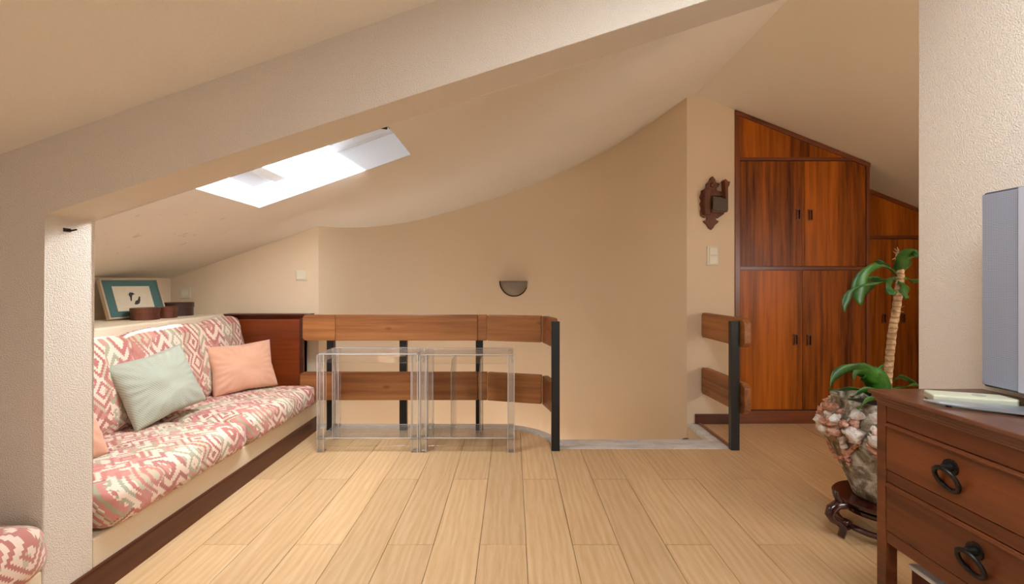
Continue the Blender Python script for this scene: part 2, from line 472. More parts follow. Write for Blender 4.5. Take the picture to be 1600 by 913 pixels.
# ------------------------------------------------------------------ geometry constants
XK, XB, XR = -2.69, -1.49, 1.448            # knee wall, bench front / pillar, ridge
YF = 3.58                                    # end wall behind the sofa
def zc(x):                                   # ceiling height
    return 1.15 + 0.352 * (x - XK) if x <= XR else 2.607 - 0.395 * (x - XR)
XW = 3.65
Y0 = -2.6
ARC = [(-1.526, 3.589), (-1.478, 3.792), (-1.359, 4.14), (-1.184, 4.44), (-0.956, 4.664), (-0.688, 4.793), (-0.399, 4.886),
       (-0.099, 4.935), (0.307, 4.889), (0.591, 4.746), (0.852, 4.578), (1.07, 4.317), (1.236, 3.995), (1.378, 3.601)]
def smooth_arc(pts, k=4):
    out = []
    n = len(pts)
    for i in range(n - 1):
        p0, p1, p2, p3 = pts[max(i - 1, 0)], pts[i], pts[i + 1], pts[min(i + 2, n - 1)]
        for s in range(k):
            t = s / k
            out.append(tuple(0.5 * (2 * p1[a] + (p2[a] - p0[a]) * t + (2 * p0[a] - 5 * p1[a] + 4 * p2[a] - p3[a]) * t * t
                                    + (-p0[a] + 3 * p1[a] - 3 * p2[a] + p3[a]) * t ** 3) for a in (0, 1)))
    out.append(pts[-1]); return out
ARCS = smooth_arc(ARC)

# ------------------------------------------------------------------ ceiling with skylight opening
SX0, SX1, SY0, SY1 = -1.512, -0.609, 1.93, 2.722
bm = bmesh.new()
def cquad(x0, x1, y0, y1):
    bm.faces.new([bm.verts.new((x, y, zc(x))) for x, y in ((x0, y0), (x1, y0), (x1, y1), (x0, y1))])
YB = 5.15
NX0, NX1, NY0, NY1 = 0.06, 0.98, -0.2, 0.8
cquad(XK, SX0, Y0, YB); cquad(SX0, SX1, Y0, SY0); cquad(SX0, SX1, SY1, YB)
cquad(SX1, NX0, Y0, YB); cquad(NX1, XR, Y0, YB); cquad(NX0, NX1, Y0, NY0); cquad(NX0, NX1, NY1, YB)
bmesh.ops.remove_doubles(bm, verts=bm.verts, dist=1e-5)
struct('ceiling', bm, M['ceil'])
bm = bmesh.new(); cquad(XR, XW + 0.1, Y0, YB)
struct('ceiling.001', bm, M['ceil'])
# roof build-up above, so that no light slips in past the lining
NRM = Vector((-0.332, 0, 0.9433))
def cpt(x, y, d): return Vector((x, y, zc(x))) + NRM * d
def cbox(bm, x0, x1, y0, y1, d0, d1):
    v = [bm.verts.new(cpt(x, y, d)) for d in (d0, d1) for x, y in ((x0, y0), (x1, y0), (x1, y1), (x0, y1))]
    for f in ((0, 1, 2, 3), (4, 5, 6, 7), (0, 1, 5, 4), (1, 2, 6, 5), (2, 3, 7, 6), (3, 0, 4, 7)): bm.faces.new([v[i] for i in f])
    return bm
# skylight window
win = tag(obj('window_1', cbox(cbox(cbox(cbox(bmesh.new(), SX0 - .03, SX0, SY0 - .03, SY1 + .03, 0.001, .17),
          SX1, SX1 + .03, SY0 - .03, SY1 + .03, 0.001, .17), SX0, SX1, SY1, SY1 + .03, 0.001, .17), SX0, SX1, SY0 - .03, SY0, 0.001, .17),
          M['white'], origin=(-1.06, 2.33, 1.75)), 'white lined roof window in the sloping ceiling', None, None, 'structure')
b = bmesh.new()
for a in ((SX0 + .005, SX1 - .005, SY1 - .05, SY1 - .005), (SX0 + .005, SX1 - .005, SY0 + .005, SY0 + .05),
          (SX1 - .06, SX1 - .005, SY0 + .05, SY1 - .05)): cbox(b, *a, .155, .20)
obj('window_frame', b, M['white'], win)
obj('frame_rail', cbox(bmesh.new(), SX0 + .16, SX0 + .225, SY0 + .01, SY1 - .075, .085, .14), M['white_grey'], win)
obj('lower_apron', cbox(bmesh.new(), SX0 + .03, SX0 + .165, SY0 + .01, SY1 - .05, .11, .15), M['white'], win)
obj('pane', cbox(bmesh.new(), SX0 + .23, SX1 - .06, SY0 + .05, SY1 - .05, .172, .18), M['glass'], win)
b = tube(bmesh.new(), [cpt(SX1 - .03, 2.29, .05), cpt(SX1 - .045, 2.32, .045), cpt(SX1 - .03, 2.36, .05)], .008, 8)
cbox(b, SX1 - .016, SX1 - .002, 2.24, 2.36, .04, .065)
obj('latch', b, M['iron'], win)

obj('sun_blocker', cbox(bmesh.new(), SX1 - .50, SX1 - .06, SY0 + .05, SY1 - .05, .156, .160), M['white'], win)  # added opaque sheet that narrows the sun patch on the cushions
win4 = tag(obj('window_4', cbox(cbox(cbox(cbox(bmesh.new(), NX0 - .03, NX0, NY0 - .03, NY1 + .03, 0.001, .17),
          NX1, NX1 + .03, NY0 - .03, NY1 + .03, 0.001, .17), NX0, NX1, NY1, NY1 + .03, 0.001, .17), NX0, NX1, NY0 - .03, NY0, 0.001, .17),
          M['white'], origin=(.5, .3, 2.3)), None, None, None, 'structure')
obj('pane', cbox(bmesh.new(), NX0, NX1, NY0, NY1, .15, .158), M['glass'], win4)
# ------------------------------------------------------------------ walls
struct('wall_left', PR([(Y0, -0.05), (YF, -0.05), (YF, 1.152), (Y0, 1.152)], 'X', XK - .1, XK), M['wall_fine'])
struct('wall_back', PR([(XK - .1, -.05), (-1.526, -.05), (-1.526, zc(-1.526) + .002), (XK, 1.152), (XK - .1, 1.152)], 'Y', YF, YF + .02), M['wall_fine'])
# curved stairwell wall
bm = bmesh.new()
prev = None
for (x, y) in ARCS:
    cur = [bm.verts.new((x, y, z)) for z in (-1.8, -0.6, 0.4, 1.0, zc(x) + .002)]
    if prev:
        for i in range(4): bm.faces.new([prev[i], cur[i], cur[i + 1], prev[i + 1]])
    prev = cur
struct('wall_stairwell', bm, M['wall_fine'], smooth=True)
# pier beside closet
struct('wall_pier', PR([(1.378, -1.8), (1.755, -1.8), (1.755, zc(1.755) + .002), (XR, zc(XR)), (1.378, zc(1.378) + .002)], 'Y', 3.60, 3.9), M['wall_fine'])
# wall crossing the attic with the wide sloping opening
WALLY0, WALLY1 = 1.443, 1.616
bm = bmesh.new()
prism(bm, [(XK, -.05), (XB, -.05), (XB, 1.341), (1.44, 2.277), (1.44, zc(1.44) + .001), (XK, 1.152)], 'Y', WALLY0, WALLY1)
es = [e for e in bm.edges if all(v.co.x > XB - .01 for v in e.verts) and all((v.co.z < 1.35 or abs(v.co.z - 2.277) < .01) for v in e.verts)]
bmesh.ops.bevel(bm, geom=es, offset=.007, segments=3, affect='EDGES', profile=.5)
struct('wall_middle', bm, M['wall'])
struct('wall_right', PR([(Y0, -.05), (1.616, -.05), (1.616, 2.606), (Y0, 2.606)], 'X', 1.44, 1.56, bev=.004), M['wall'])
struct('wall_far_right', PR([(Y0, -.05), (5.0, -.05), (5.0, 1.78), (0.6, 1.78), (0.6, .85), (-.8, .85), (-.8, 1.65), (0.6, 1.65), (0.6, 1.78), (Y0, 1.78)][:0] or
       [(Y0, -.05), (5.0, -.05), (5.0, .86), (Y0, .86)], 'X', XW, XW + .1), M['wall'])
bm = bmesh.new()
box(bm, XW, XW + .1, Y0, -.8, .86, 1.78); box(bm, XW, XW + .1, .6, 5.0, .86, 1.78); box(bm, XW, XW + .1, -.8, .6, 1.64, 1.78)
struct('wall_far_right.001', bm, M['wall'])
# rear wall with a wide window behind the camera
bm = bmesh.new()
def rz(x): return zc(x) + .002
prism(bm, [(XK - .1, -.05), (.3, -.05), (.3, rz(.3)), (XK - .1, 1.12)], 'Y', Y0 - .1, Y0)
prism(bm, [(1.2, -.05), (XW + .1, -.05), (XW + .1, rz(XW + .1)), (XR, rz(XR)), (1.2, rz(1.2))], 'Y', Y0 - .1, Y0)
box(bm, .3, 1.2, Y0 - .1, Y0, -.05, .2)
prism(bm, [(.3, 2.0), (1.2, 2.0), (1.2, rz(1.2)), (.3, rz(.3))], 'Y', Y0 - .1, Y0)
struct('wall_rear', bm, M['wall'])
w2 = struct('window_2', B(.3, .35, Y0 - .06, Y0 - .02, .2, 2.0), M['white'], origin=(.75, Y0, .2))
for a in ((.725, .775, .25, 1.95), (1.15, 1.2, .2, 2.0), (.35, 1.15, .2, .25), (.35, 1.15, 1.95, 2.0)): obj('window_frame', B(a[0], a[1], Y0 - .06, Y0 - .02, a[2], a[3]), M['white'], w2)
w3 = struct('window_3', B(XW + .02, XW + .06, -.8, -.75, .86, 1.64), M['white'], origin=(XW, -.1, .86))
obj('window_frame', B(XW + .02, XW + .06, .55, .6, .86, 1.64), M['white'], w3)
obj('window_frame', B(XW + .02, XW + .06, -.75, .55, .86, .91), M['white'], w3)
# back wall behind the closets
struct('wall_closet_back', B(1.755, XW + .1, 4.6, 4.7, -.05, 2.5), M['wall'])

# ------------------------------------------------------------------ floor: subfloor and planks
CX, CY, CR = -0.15, 3.05, 0.43
def gy(x, r=CR):                 # far edge of the floor at x
    if x > 1.482: return 4.55 if x > 1.75 else 3.60
    if x >= CX + r: return 3.05
    if x <= CX: return CY + r
    return CY + math.sqrt(max(0, r * r - (x - CX) ** 2))
cuts = sorted(set([XB, 0.2799, 0.2801, 1.4819, 1.4821, 1.7549, 1.7551, 3.65] + [CX + CR * math.sin(a * PI / 40) for a in range(0, 20)]))
def slab(bm, x0, x1, y0, y1, z0, z1):
    xs = [x0] + [c for c in cuts if x0 + 1e-6 < c < x1 - 1e-6] + [x1]
    far = [(x, min(y1, gy(x + (1e-6 if x == x0 else -1e-6)))) for x in xs]
    far = [(x, y) for x, y in far]
    if all(y <= y0 + .002 for x, y in far): return None
    far = [(x, max(y, y0 + .0005)) for x, y in far]
    out = [far[0]]
    for p in far[1:]:
        if abs(p[0] - out[-1][0]) > 1e-7 or abs(p[1] - out[-1][1]) > 1e-7: out.append(p)
    # drop colinear points
    q = [out[0]]
    for i in range(1, len(out) - 1):
        if not (abs(out[i][1] - q[-1][1]) < 1e-6 and abs(out[i + 1][1] - out[i][1]) < 1e-6): q.append(out[i])
    q.append(out[-1])
    pts = [(x0, y0), (x1, y0)] + q[::-1]
    return prism(bm, pts, 'Z', z0, z1)
bm = bmesh.new()
slab(bm, XK, XW, Y0, 4.6, -.06, -.011)
floor = struct('floor', bm, plain('dark_subfloor', lin(70, 44, 26), 0.9))
PW, PL = 0.1975, 1.307
full_mesh = None
k0 = int(math.floor((XB - .0576) / PW))
for k in range(k0, int((XW - .0576) / PW) + 1):
    x0 = max(.0576 + PW * k, XB + .001); x1 = min(.0576 + PW * (k + 1), XW)
    ys = (2.585 if k % 2 == 0 else 1.94)
    j = math.floor((Y0 - ys) / PL)
    while ys + PL * j < 4.55:
        a = max(ys + PL * j, Y0); e = min(ys + PL * (j + 1), 4.55); j += 1
        if e - a < .03: continue
        g = .0009 if random.random() < .75 else .0016
        whole = abs((x1 - x0) - PW) < 1e-6 and abs((e - a) - PL) < 1e-6 and e <= min(gy(x0 + 1e-5), gy(x1 - 1e-5)) and min(gy(x0 + (x1 - x0) * t / 8) for t in range(1, 8)) >= e
        if whole and full_mesh:
            o = bpy.data.objects.new('plank', full_mesh); COL.objects.link(o); o.parent = floor; o.location = (x0, a, -.011)
            continue
        bm = bmesh.new()
        r = slab(bm, x0 + g, x1 - g, a + g, e - g, -.011, 0.0)
        if r is None: bm.free(); continue
        top = [ed for ed in bm.edges if all(abs(v.co.z) < 1e-6 for v in ed.verts)]
        if whole: bmesh.ops.bevel(bm, geom=top, offset=.0012, segments=1, affect='EDGES')
        o = obj('plank', bm, M['floor'], floor, origin=(x0, a, -.011))
        if whole: full_mesh = o.data
floor['label'] = 'light oak laminate floor'

# stairwell edge: marble step, curb, sides under the floor, treads
struct('trim_1', B(.285, 1.39, 3.055, 3.235, -.03, .002, bev=.003), M['marble'])
def ring(bm, r0, r1, z0, z1, a0=0.0, a1=PI / 2, n=20):
    vs = []
    for i in range(n + 1):
        a = a0 + (a1 - a0) * i / n
        vs.append([bm.verts.new((CX + r * math.cos(a), CY + r * math.sin(a), z)) for r in (r0, r1) for z in (z0, z1)])
    for p, q in zip(vs, vs[1:]):
        for a, b2 in ((0, 1), (1, 3), (3, 2), (2, 0)): bm.faces.new([p[a], p[b2], q[b2], q[a]])
    for e in (vs[0], vs[-1]): bm.faces.new([e[0], e[1], e[3], e[2]])
bm = bmesh.new(); ring(bm, CR, CR + .07, -.03, .012); box(bm, -1.50, CX, CY + CR, CY + CR + .07, -.03, .012)
struct('trim_2', bm, M['marble'])
struct('trim_3', B(1.39, 1.462, 3.055, 3.60, -.03, .003, bev=.003), M['marble'])
struct('trim_4', B(1.462, 1.484, 3.055, 3.60, -.03, .014, bev=.004), M['trimwood'])
bm = bmesh.new(); ring(bm, CR + .02, CR + .055, -1.8, -.03); box(bm, -1.50, CX, CY + CR + .01, CY + CR + .055, -1.8, -.03)
box(bm, .285, 1.41, 3.07, 3.10, -1.8, -.031); box(bm, 1.385, 1.46, 3.10, 3.602, -1.8, -.031)
struct('wall_stairwell.001', bm, M['wall_fine'])
st = thing('staircase', (.8, 3.2, -1.8), 'marble stairs winding down behind the black railing posts', 'staircase')
for i in range(7):
    a = i * 11
    z = -.19 * (i + 1)
    c = (-.15, 3.9)
    a0 = math.radians(20 + 24 * i - 30); a1 = a0 + math.radians(26)
    if i == 0: pts = [(.36, 3.11), (1.38, 3.11), (1.37, 3.50), (.36, 3.50)]
    else:
        c = (.1, 3.5)
        a0 = math.radians(28 * (i - 1)); a1 = a0 + math.radians(29)
        R = 1.22
        pts = [c, (c[0] + R * math.cos(a0), c[1] + R * .98 * math.sin(a0)), (c[0] + R * math.cos((a0 + a1) / 2), c[1] + R * .98 * math.sin((a0 + a1) / 2)), (c[0] + R * math.cos(a1), c[1] + R * .98 * math.sin(a1))]
    obj('tread', PR(pts, 'Z', z - .04, z), M['marble'], st)
obj('landing', B(-1.5, 1.38, 3.1, 5.0, -1.85, -1.79), M['marble'], st)
obj('wall_string', PR([(3.14, -.095), (3.60, -.115), (3.60, -.30), (3.14, -.28)], 'X', 1.365, 1.385), M['darkwood'], st)
s_pts = [p for p in ARCS if p[0] > .2 and p[1] < 4.95][::-1]
bm = bmesh.new(); prev = None; L = 0
for i, p in enumerate(s_pts):
    if i: L += (Vector(p) - Vector(s_pts[i - 1])).length
    d = (Vector((.1, 3.6)) - Vector(p)).normalized() * .02
    zt = -.115 - .62 * L
    cur = [bm.verts.new((p[0] + dd[0], p[1] + dd[1], z)) for dd in ((.0, .0), d) for z in (zt - .19, zt)]
    if prev:
        for a, b2 in ((0, 1), (1, 3), (3, 2), (2, 0)): bm.faces.new([prev[a], prev[b2], cur[b2], cur[a]])
    prev = cur
obj('wall_string', bm, M['darkwoodx'], st)

# skirtings
struct('baseboard_left', PR([(XB - .002, 0), (XB + .013, 0), (XB + .013, .094), (XB + .009, .102), (XB - .002, .104)][::1], 'Y', Y0, 3.48), M['darkwood'])
struct('baseboard_pier', B(1.44, 1.755, 3.582, 3.60, .0, .078, bev=.003), M['darkwoodx'])

# ------------------------------------------------------------------ built-in bench, ledge
E_ = .0006
for y0, y1, la, lb in ((WALLY1 + E_, YF - E_, 'low plastered bench base running under the alcove cushions', 'plaster ledge behind the alcove cushions, carrying the picture and boxes'),
                       (Y0 + .02, WALLY0 - E_, 'plastered bench base in the lower left corner, nearer than the pillar', 'plaster ledge on the camera side of the pillar, behind the corner cushion')):
    tag(obj('bench_base', B(-2.20 + E_, XB - .001, y0, y1, .0006, .205, bev=.006), M['bench'], origin=(-1.84, (y0 + y1) / 2, 0)), la, 'bench')
    tag(obj('wall_ledge', B(XK + E_, -2.20, y0, y1, .0006, .875, bev=.010), M['bench'], origin=(-2.45, (y0 + y1) / 2, 0)), lb, 'ledge')

def soft(name, label, grp, *a, **k):
    o = obj(name, softbox(*a, **k), M['kilim'], origin=(a[0], a[1], a[2] - a[5] / 2), smooth=True)
    return tag(o, label, 'cushion', grp)
soft('seat_cushion', 'long kilim patterned seat cushion beside the plaster pillar, nearer of the two alcove seat cushions', 'kilim sofa cushions', -1.80, 2.075, .285, .70, .86, .155, r=.045, puff=.012, seed=1)
soft('seat_cushion', 'kilim patterned seat cushion at the far end of the bench, below the mahogany board', 'kilim sofa cushions', -1.80, 2.95, .285, .70, .84, .155, r=.045, puff=.012, seed=5)
soft('seat_cushion', 'kilim patterned seat cushion cut off by the lower left corner of the photo', 'kilim sofa cushions', -1.775, .75, .295, .69, 1.37, .178, r=.065, puff=.010, n=18, seed=9)
lean = Matrix.Rotation(math.radians(-11), 4, 'Y')
for y0, y1, lab, sd, dz, th in ((1.70, 2.46, 'kilim patterned back cushion half hidden by the plaster pillar, left of the sage pillow', 2, 0, .17),
                        (2.47, 3.06, 'kilim patterned back cushion standing behind the sage pillow', 3, .005, .15),
                        (3.065, 3.47, 'kilim patterned back cushion in the corner by the mahogany board, behind the peach pillow', 4, .02, .13)):
    soft('back_cushion', lab, 'kilim sofa cushions', -2.085, (y0 + y1) / 2, .595 + dz / 2, th, y1 - y0, .47 + dz, r=.05, puff=.02, wr=.006, seed=sd, mat=lean)

# scatter pillows
def pil(name, label, c, yaw, leanx, roll, w, h, t, mat, seed):
    R = Matrix.Rotation(yaw, 4, 'Z') @ Matrix.Rotation(leanx, 4, 'Y') @ Matrix.Rotation(roll, 4, 'X')
    bm = pillow((0, 0, 0), w, h, t, Matrix.Identity(4), seed)
    bmesh.ops.transform(bm, matrix=R, verts=bm.verts)
    lo = min(v.co.z for v in bm.verts)
    bmesh.ops.transform(bm, matrix=Matrix.Translation((c[0], c[1], c[2] - lo)), verts=bm.verts)
    o = obj(name, bm, mat, origin=c, smooth=True)
    return tag(o, label, 'pillow', 'scatter pillows on the patterned bench')
pil('pillow', 'sage green striped square pillow leaning on the bench cushions', (-1.91, 2.46, .368), math.radians(-15), math.radians(-22), math.radians(9), .42, .36, .14, M['sage'], 3)
pil('pillow', 'peach square pillow leaning near the far end of the bench', (-1.86, 3.14, .368), math.radians(-40), math.radians(-20), math.radians(2), .41, .34, .13, M['peach'], 8)
pil('pillow', 'peach pillow of which only a corner shows past the plaster pillar', (-1.885, 1.805, .368), math.radians(-12), math.radians(-25), math.radians(0), .42, .38, .15, M['peach'], 12)

# mahogany end board
pb = thing('end_board', (-1.89, 3.5, .2), 'mahogany end board with a moulded cap at the far end of the bench', 'wood panel')
obj('panel', B(-2.195, -1.60, 3.50, 3.54, .206, .845), M['panel'], pb)
b = B(-1.632, -1.60, 3.485, 3.54, .206, .845, bev=.003)
obj('stile', b, M['panel_dark'], pb)
obj('cap', PR([(3.50, .835), (3.49, .845), (3.482, .856), (3.47, .866), (3.468, .876), (3.57, .876), (3.57, .835)], 'X', -2.215, -1.555, bev=.0015), M['panel_dark'], pb)

# ------------------------------------------------------------------ picture, boxes on the ledge
pf = thing('framed_picture', (-2.52, 3.02, .876), 'picture of two dark birds in a teal mount leaning on the ledge wall', 'picture')
def frame_mat():
    w = Vector((.34, .94, 0)).normalized(); up = Vector((-.40, .145, 1.0)).normalized()
    nrm = w.cross(up).normalized()
    up = nrm.cross(w)
    m = Matrix.Identity(4)
    for i in range(3): m[i][0] = w[i]; m[i][1] = up[i]; m[i][2] = nrm[i]
    m.translation = Vector((-2.545, 2.86, .880)); return m
FM = frame_mat()
def fbox(x0, x1, y0, y1, z0, z1, bev=0.0):
    b = B(x0, x1, y0, y1, z0, z1, bev=bev); bmesh.ops.transform(b, matrix=FM, verts=b.verts); return b
FW, FH = .345, .275
b = bmesh.new()
for a in ((0, FW, 0, .008), (0, FW, FH - .008, FH), (0, .008, .008, FH - .008), (FW - .008, FW, .008, FH - .008)): box(b, *a, -.012, .022)
bmesh.ops.transform(b, matrix=FM, verts=b.verts)
obj('frame', b, M['creamwood'], pf)
obj('mount', fbox(.008, FW - .008, .008, FH - .008, -.008, .012), M['teal'], pf)
pp = obj('print', fbox(.062, FW - .062, .05, FH - .05, .012, .0135), M['paper'], pf)
def blob(pts):
    b = bmesh.new(); prism(b, pts, 'Z', .0135, .0142); bmesh.ops.transform(b, matrix=FM, verts=b.verts); return b
obj('bird', blob([(.145, .165), (.155, .18), (.172, .178), (.185, .165), (.176, .166), (.165, .158), (.160, .14), (.154, .118), (.148, .12), (.150, .145)]), M['ink'], pf)
obj('bird', blob([(.165, .095), (.176, .118), (.192, .126), (.203, .150), (.210, .148), (.206, .122), (.196, .100), (.180, .092)]), M['ink'], pf)

def rbox(c, r, h, mat, lab):
    t = thing('bentwood_box', c, lab, 'box', 'round bentwood boxes on the ledge')
    x, y, z = c
    obj('body', lathe(bmesh.new(), [(0, 0), (r * .95, 0), (r * .96, h * .8), (0, h * .8)], c, 40), mat, t, smooth=False)
    obj('lid', lathe(bmesh.new(), [(0, h * .62), (r * .97, h * .62), (r, h * .64), (r, h * .96), (r * .96, h), (0, h)], c, 40), mat, t)
    return t
rbox((-2.393, 2.965, .8755), .081, .078, M['boxwood'], 'reddish round bentwood box in front of the teal framed picture')
rbox((-2.37, 3.12, .8755), .062, .075, M['boxwood'], 'small brown bentwood box between the reddish one and the darkest one')
rbox((-2.45, 3.33, .8755), .100, .096, M['boxwood_dark'], 'darkest and tallest bentwood box nearest the wall socket')

# ------------------------------------------------------------------ switches and socket
def plate(name, label, cat, xc, zc_, w, h, y, keys=()):
    t = thing(name, (xc, y, zc_ - h / 2), label, cat)
    obj('cover_plate', B(xc - w / 2, xc + w / 2, y - .010, y, zc_ - h / 2, zc_ + h / 2, bev=.003), M['plastic'], t)
    for kx, kz, kw, kh in keys:
        obj('rocker', B(xc + kx - kw / 2, xc + kx + kw / 2, y - .016, y - .008, zc_ + kz - kh / 2, zc_ + kz + kh / 2, bev=.0025), M['plastic_key'], t)
    return t
plate('blank_wall_plate', 'square ivory blank plate on the wall above the bench end', 'wall plate', (471 - 801) * YF / 711, 1.12 + 11 * YF / 711, .088, .086, YF, [(0, 0, .066, .066)])
so = plate('wall_socket', 'small ivory socket on the wall behind the darkest bentwood box', 'socket', (290 - 801) * YF / 711, 1.12 - 17 * YF / 711, .086, .084, YF)
obj('socket_well', lathe(bmesh.new(), [(0, 0), (.024, 0), (.026, .004), (0, .004)], (0, 0, 0), 20), M['plastic_key'], so)
o = [c for c in so.children if c.name.startswith('socket_well')][0]
for v in o.data.vertices:
    v.co = Vector((v.co.x + so.location.x, v.co.y + so.location.y, v.co.z + so.location.z))
for v in o.data.vertices:
    x, y, z = v.co; v.co = Vector((x, -z - .010, y + .042))
plate('light_switch', 'double ivory light switch on the pier below the carved ornament', 'switch', (1113 - 801) * 3.6 / 711, 1.12 + 41 * 3.6 / 711, .092, .152, 3.60, [(.004, .034, .062, .058), (.004, -.034, .062, .062)])
hk = thing('wall_hook', (XB + .001, 1.52, 1.295), 'tiny dark hook screwed high into the pillar side', 'hook')
obj('screw_plate', B(XB - .001, XB + .004, 1.508, 1.532, 1.288, 1.300, bev=.001), M['iron'], hk)
obj('hook_wire', tube(bmesh.new(), [(XB + .003, 1.52, 1.294), (XB + .016, 1.52, 1.292), (XB + .019, 1.535, 1.297)], .003, 6), M['iron'], hk)

# ------------------------------------------------------------------ wall lamp on curved wall
lx, ly, lz = .015, 4.935, 1.12 - 7 * 4.9 / 711
wl = thing('wall_lamp', (lx, ly, lz), 'grey half bowl uplighter on the curved stairwell wall', 'wall lamp')
def halfbowl(R, dep, H, off, t=0):
    bm = bmesh.new(); n = 28; mrows = 12; rows = []
    for i in range(mrows + 1):
        a = (PI / 2) * i / mrows; z = lz + .06 - H * math.sin(a) * 1.0; rr = math.cos(a)
        rows.append([bm.verts.new((lx - R * rr * math.cos(PI * k / n), ly - off - dep * rr * math.sin(PI * k / n), z)) for k in range(n + 1)])
    for a, b2 in zip(rows, rows[1:]):
        for k in range(n): bm.faces.new([a[k], a[k + 1], b2[k + 1], b2[k]])
    bmesh.ops.remove_doubles(bm, verts=bm.verts, dist=1e-5)
    return bm
bm = halfbowl(.150, .10, .160, .0)
o = obj('shade', bm, M['lampglass'], wl, smooth=True)
sm = o.modifiers.new('s', 'SOLIDIFY'); sm.thickness = .004
b = bmesh.new()
rim = [(lx - .153 * math.cos(PI * k / 24), ly - .012 , lz + .06 - .163 * math.sin(PI * k / 24)) for k in range(25)]
tube(b, rim, .007, 8)
obj('rim', b, M['lamprim'], wl)
obj('bracket', B(lx - .05, lx + .05, ly - .03, ly + .0, lz - .06, lz + .03), M['lamprim'], wl)

# ------------------------------------------------------------------ carved wall box
ox, oy = (1112 - 801) * 3.6 / 711, 3.598
def pz(y): return 1.12 + (441 - y) * 3.6 / 711
def px(x): return (x - 801) * 3.6 / 711
t = thing('carved_wall_box', (ox, oy, pz(358)), 'carved dark wooden wall box hanging on the pier beside the closet', 'wall box')
L_ = [(1112, 276), (1116, 281), (1116, 286), (1123, 288), (1121, 292), (1117, 296), (1119, 300), (1128, 300), (1130, 335), (1124, 339), (1120, 342), (1115, 339),
      (1117, 345), (1122, 346), (1119, 350), (1115, 352), (1113, 357), (1110, 360), (1106, 357), (1104, 352), (1100, 349), (1097, 346), (1103, 345), (1105, 339),
      (1099, 341), (1094, 338), (1093, 331), (1095, 326), (1092, 320), (1095, 314), (1092, 309), (1095, 303), (1094, 299), (1102, 295), (1102, 288), (1107, 285), (1108, 280)]
obj('back_board', PR([(px(a), pz(b)) for a, b in L_], 'Y', oy - .018, oy, bev=.003), M['carved'], t)
obj('side_panel', PR([(px(a), pz(b)) for a, b in [(1096, 298), (1106, 299), (1106, 336), (1098, 337), (1096, 330)]], 'Y', oy - .06, oy - .018, bev=.004), M['carved'], t)
obj('side_panel', PR([(px(a), pz(b)) for a, b in [(1126, 290), (1124, 286), (1126, 283), (1130, 288), (1133, 287), (1132, 293), (1129, 297), (1130, 331), (1126, 334)]], 'Y', oy - .085, oy - .018, bev=.003), M['carved'], t)
obj('box_front', PR([(px(a), pz(b)) for a, b in [(1106, 310), (1128, 315), (1128, 334), (1106, 331)]], 'Y', oy - .095, oy - .08), M['oldmetal'], t)
obj('box_floor', PR([(px(a), pz(b)) for a, b in [(1106, 329), (1128, 330), (1128, 334), (1106, 334)]], 'Y', oy - .08, oy - .018), M['carved'], t)
obj('cross_rail', PR([(px(a), pz(b)) for a, b in [(1106, 302), (1116, 301), (1126, 302), (1126, 308), (1106, 308)]], 'Y', oy - .04, oy - .016, bev=.003), M['carved'], t)
obj('rosette', lathe(bmesh.new(), [(0, .012), (.012, .010), (.020, 0), (0, 0)], (0, 0, 0), 16), M['carved'], t, origin=(0, 0, 0))
o = [c for c in t.children if c.name.startswith('rosette')][0]
for v in o.data.vertices:
    x, y, z = v.co; v.co = Vector((x, -z, y))
o.location = Vector((px(1111), oy - .018, pz(290))) - t.location

# ------------------------------------------------------------------ railings
def board(name, p0, p1, z0, z1, mat, parent, th=.045, ch0=0.0, ch1=0.0):
    """a plank standing on edge between plan points p0 and p1 (front face), thickness away from the camera side"""
    p0 = Vector(p0); p1 = Vector(p1); d = (p1 - p0); L = d.length; d.normalize(); n = Vector((-d.y, d.x))
    c0, c1 = ch0, ch1
    pts = []
    pts += [(0, z0 + c0), (c0, z0)] if c0 else [(0, z0)]
    pts += [(L - c1, z0), (L, z0 + c1)] if c1 else [(L, z0)]
    pts += [(L, z1 - c1), (L - c1, z1)] if c1 else [(L, z1)]
    pts += [(c0, z1), (0, z1 - c0)] if c0 else [(0, z1)]
    bm = bmesh.new(); prism(bm, pts, 'Y', 0, th, bev=.005)
    # local: x along, y thickness
    o = obj(name, bm, mat, parent, origin=(0, 0, 0)) if False else None
    me = bpy.data.meshes.new(name); bmesh.ops.recalc_face_normals(bm, faces=bm.faces); bm.to_mesh(me); bm.free(); me.materials.append(mat)
    o = bpy.data.objects.new(name, me); COL.objects.link(o); o.parent = parent
    o.rotation_euler = (0, 0, math.atan2(d.y, d.x)); o.location = Vector((p0.x, p0.y, 0)) - wloc(parent)
    return o
ra = thing('stair_railing', (-.6, 3.42, 0), 'long wooden two board stair railing on black posts, behind the acrylic tables', 'railing')
for x, y in ((-1.376, 3.45), (-.827, 3.45), (-.2516, 3.45), (.285, 3.03)):
    obj('post', B(x - .027, x + .027, y - .02, y + .02, .0, .858 if y < 3.2 else .82, bev=.002), M['black'], ra)
zt = ((.684, .876), (.240, .447))
for i, (a, c) in enumerate(zt):
    board('rail_board', (-1.565 - .02 * i, 3.385), (-1.322, 3.385), a, c, M['rail'], ra, ch0=.018)
    board('rail_board', (-1.320, 3.385), (-.262, 3.385), a, c, M['rail'], ra)
    board('rail_board', (-.260, 3.385), (-.19, 3.385), a, c, M['rail'], ra)
    board('rail_board', (-.188, 3.378), (.205, 3.275), a, c, M['rail'], ra)
    board('rail_board', (.212, 3.270), (.262, 3.05), a, c, M['raily'], ra, ch1=.02)
rb = thing('stair_railing', (1.5, 3.3, 0), 'short wooden two board railing on one black post beside the closet', 'railing')
obj('post', B(1.452, 1.508, 3.022, 3.062, .0, .86, bev=.002), M['black'], rb)
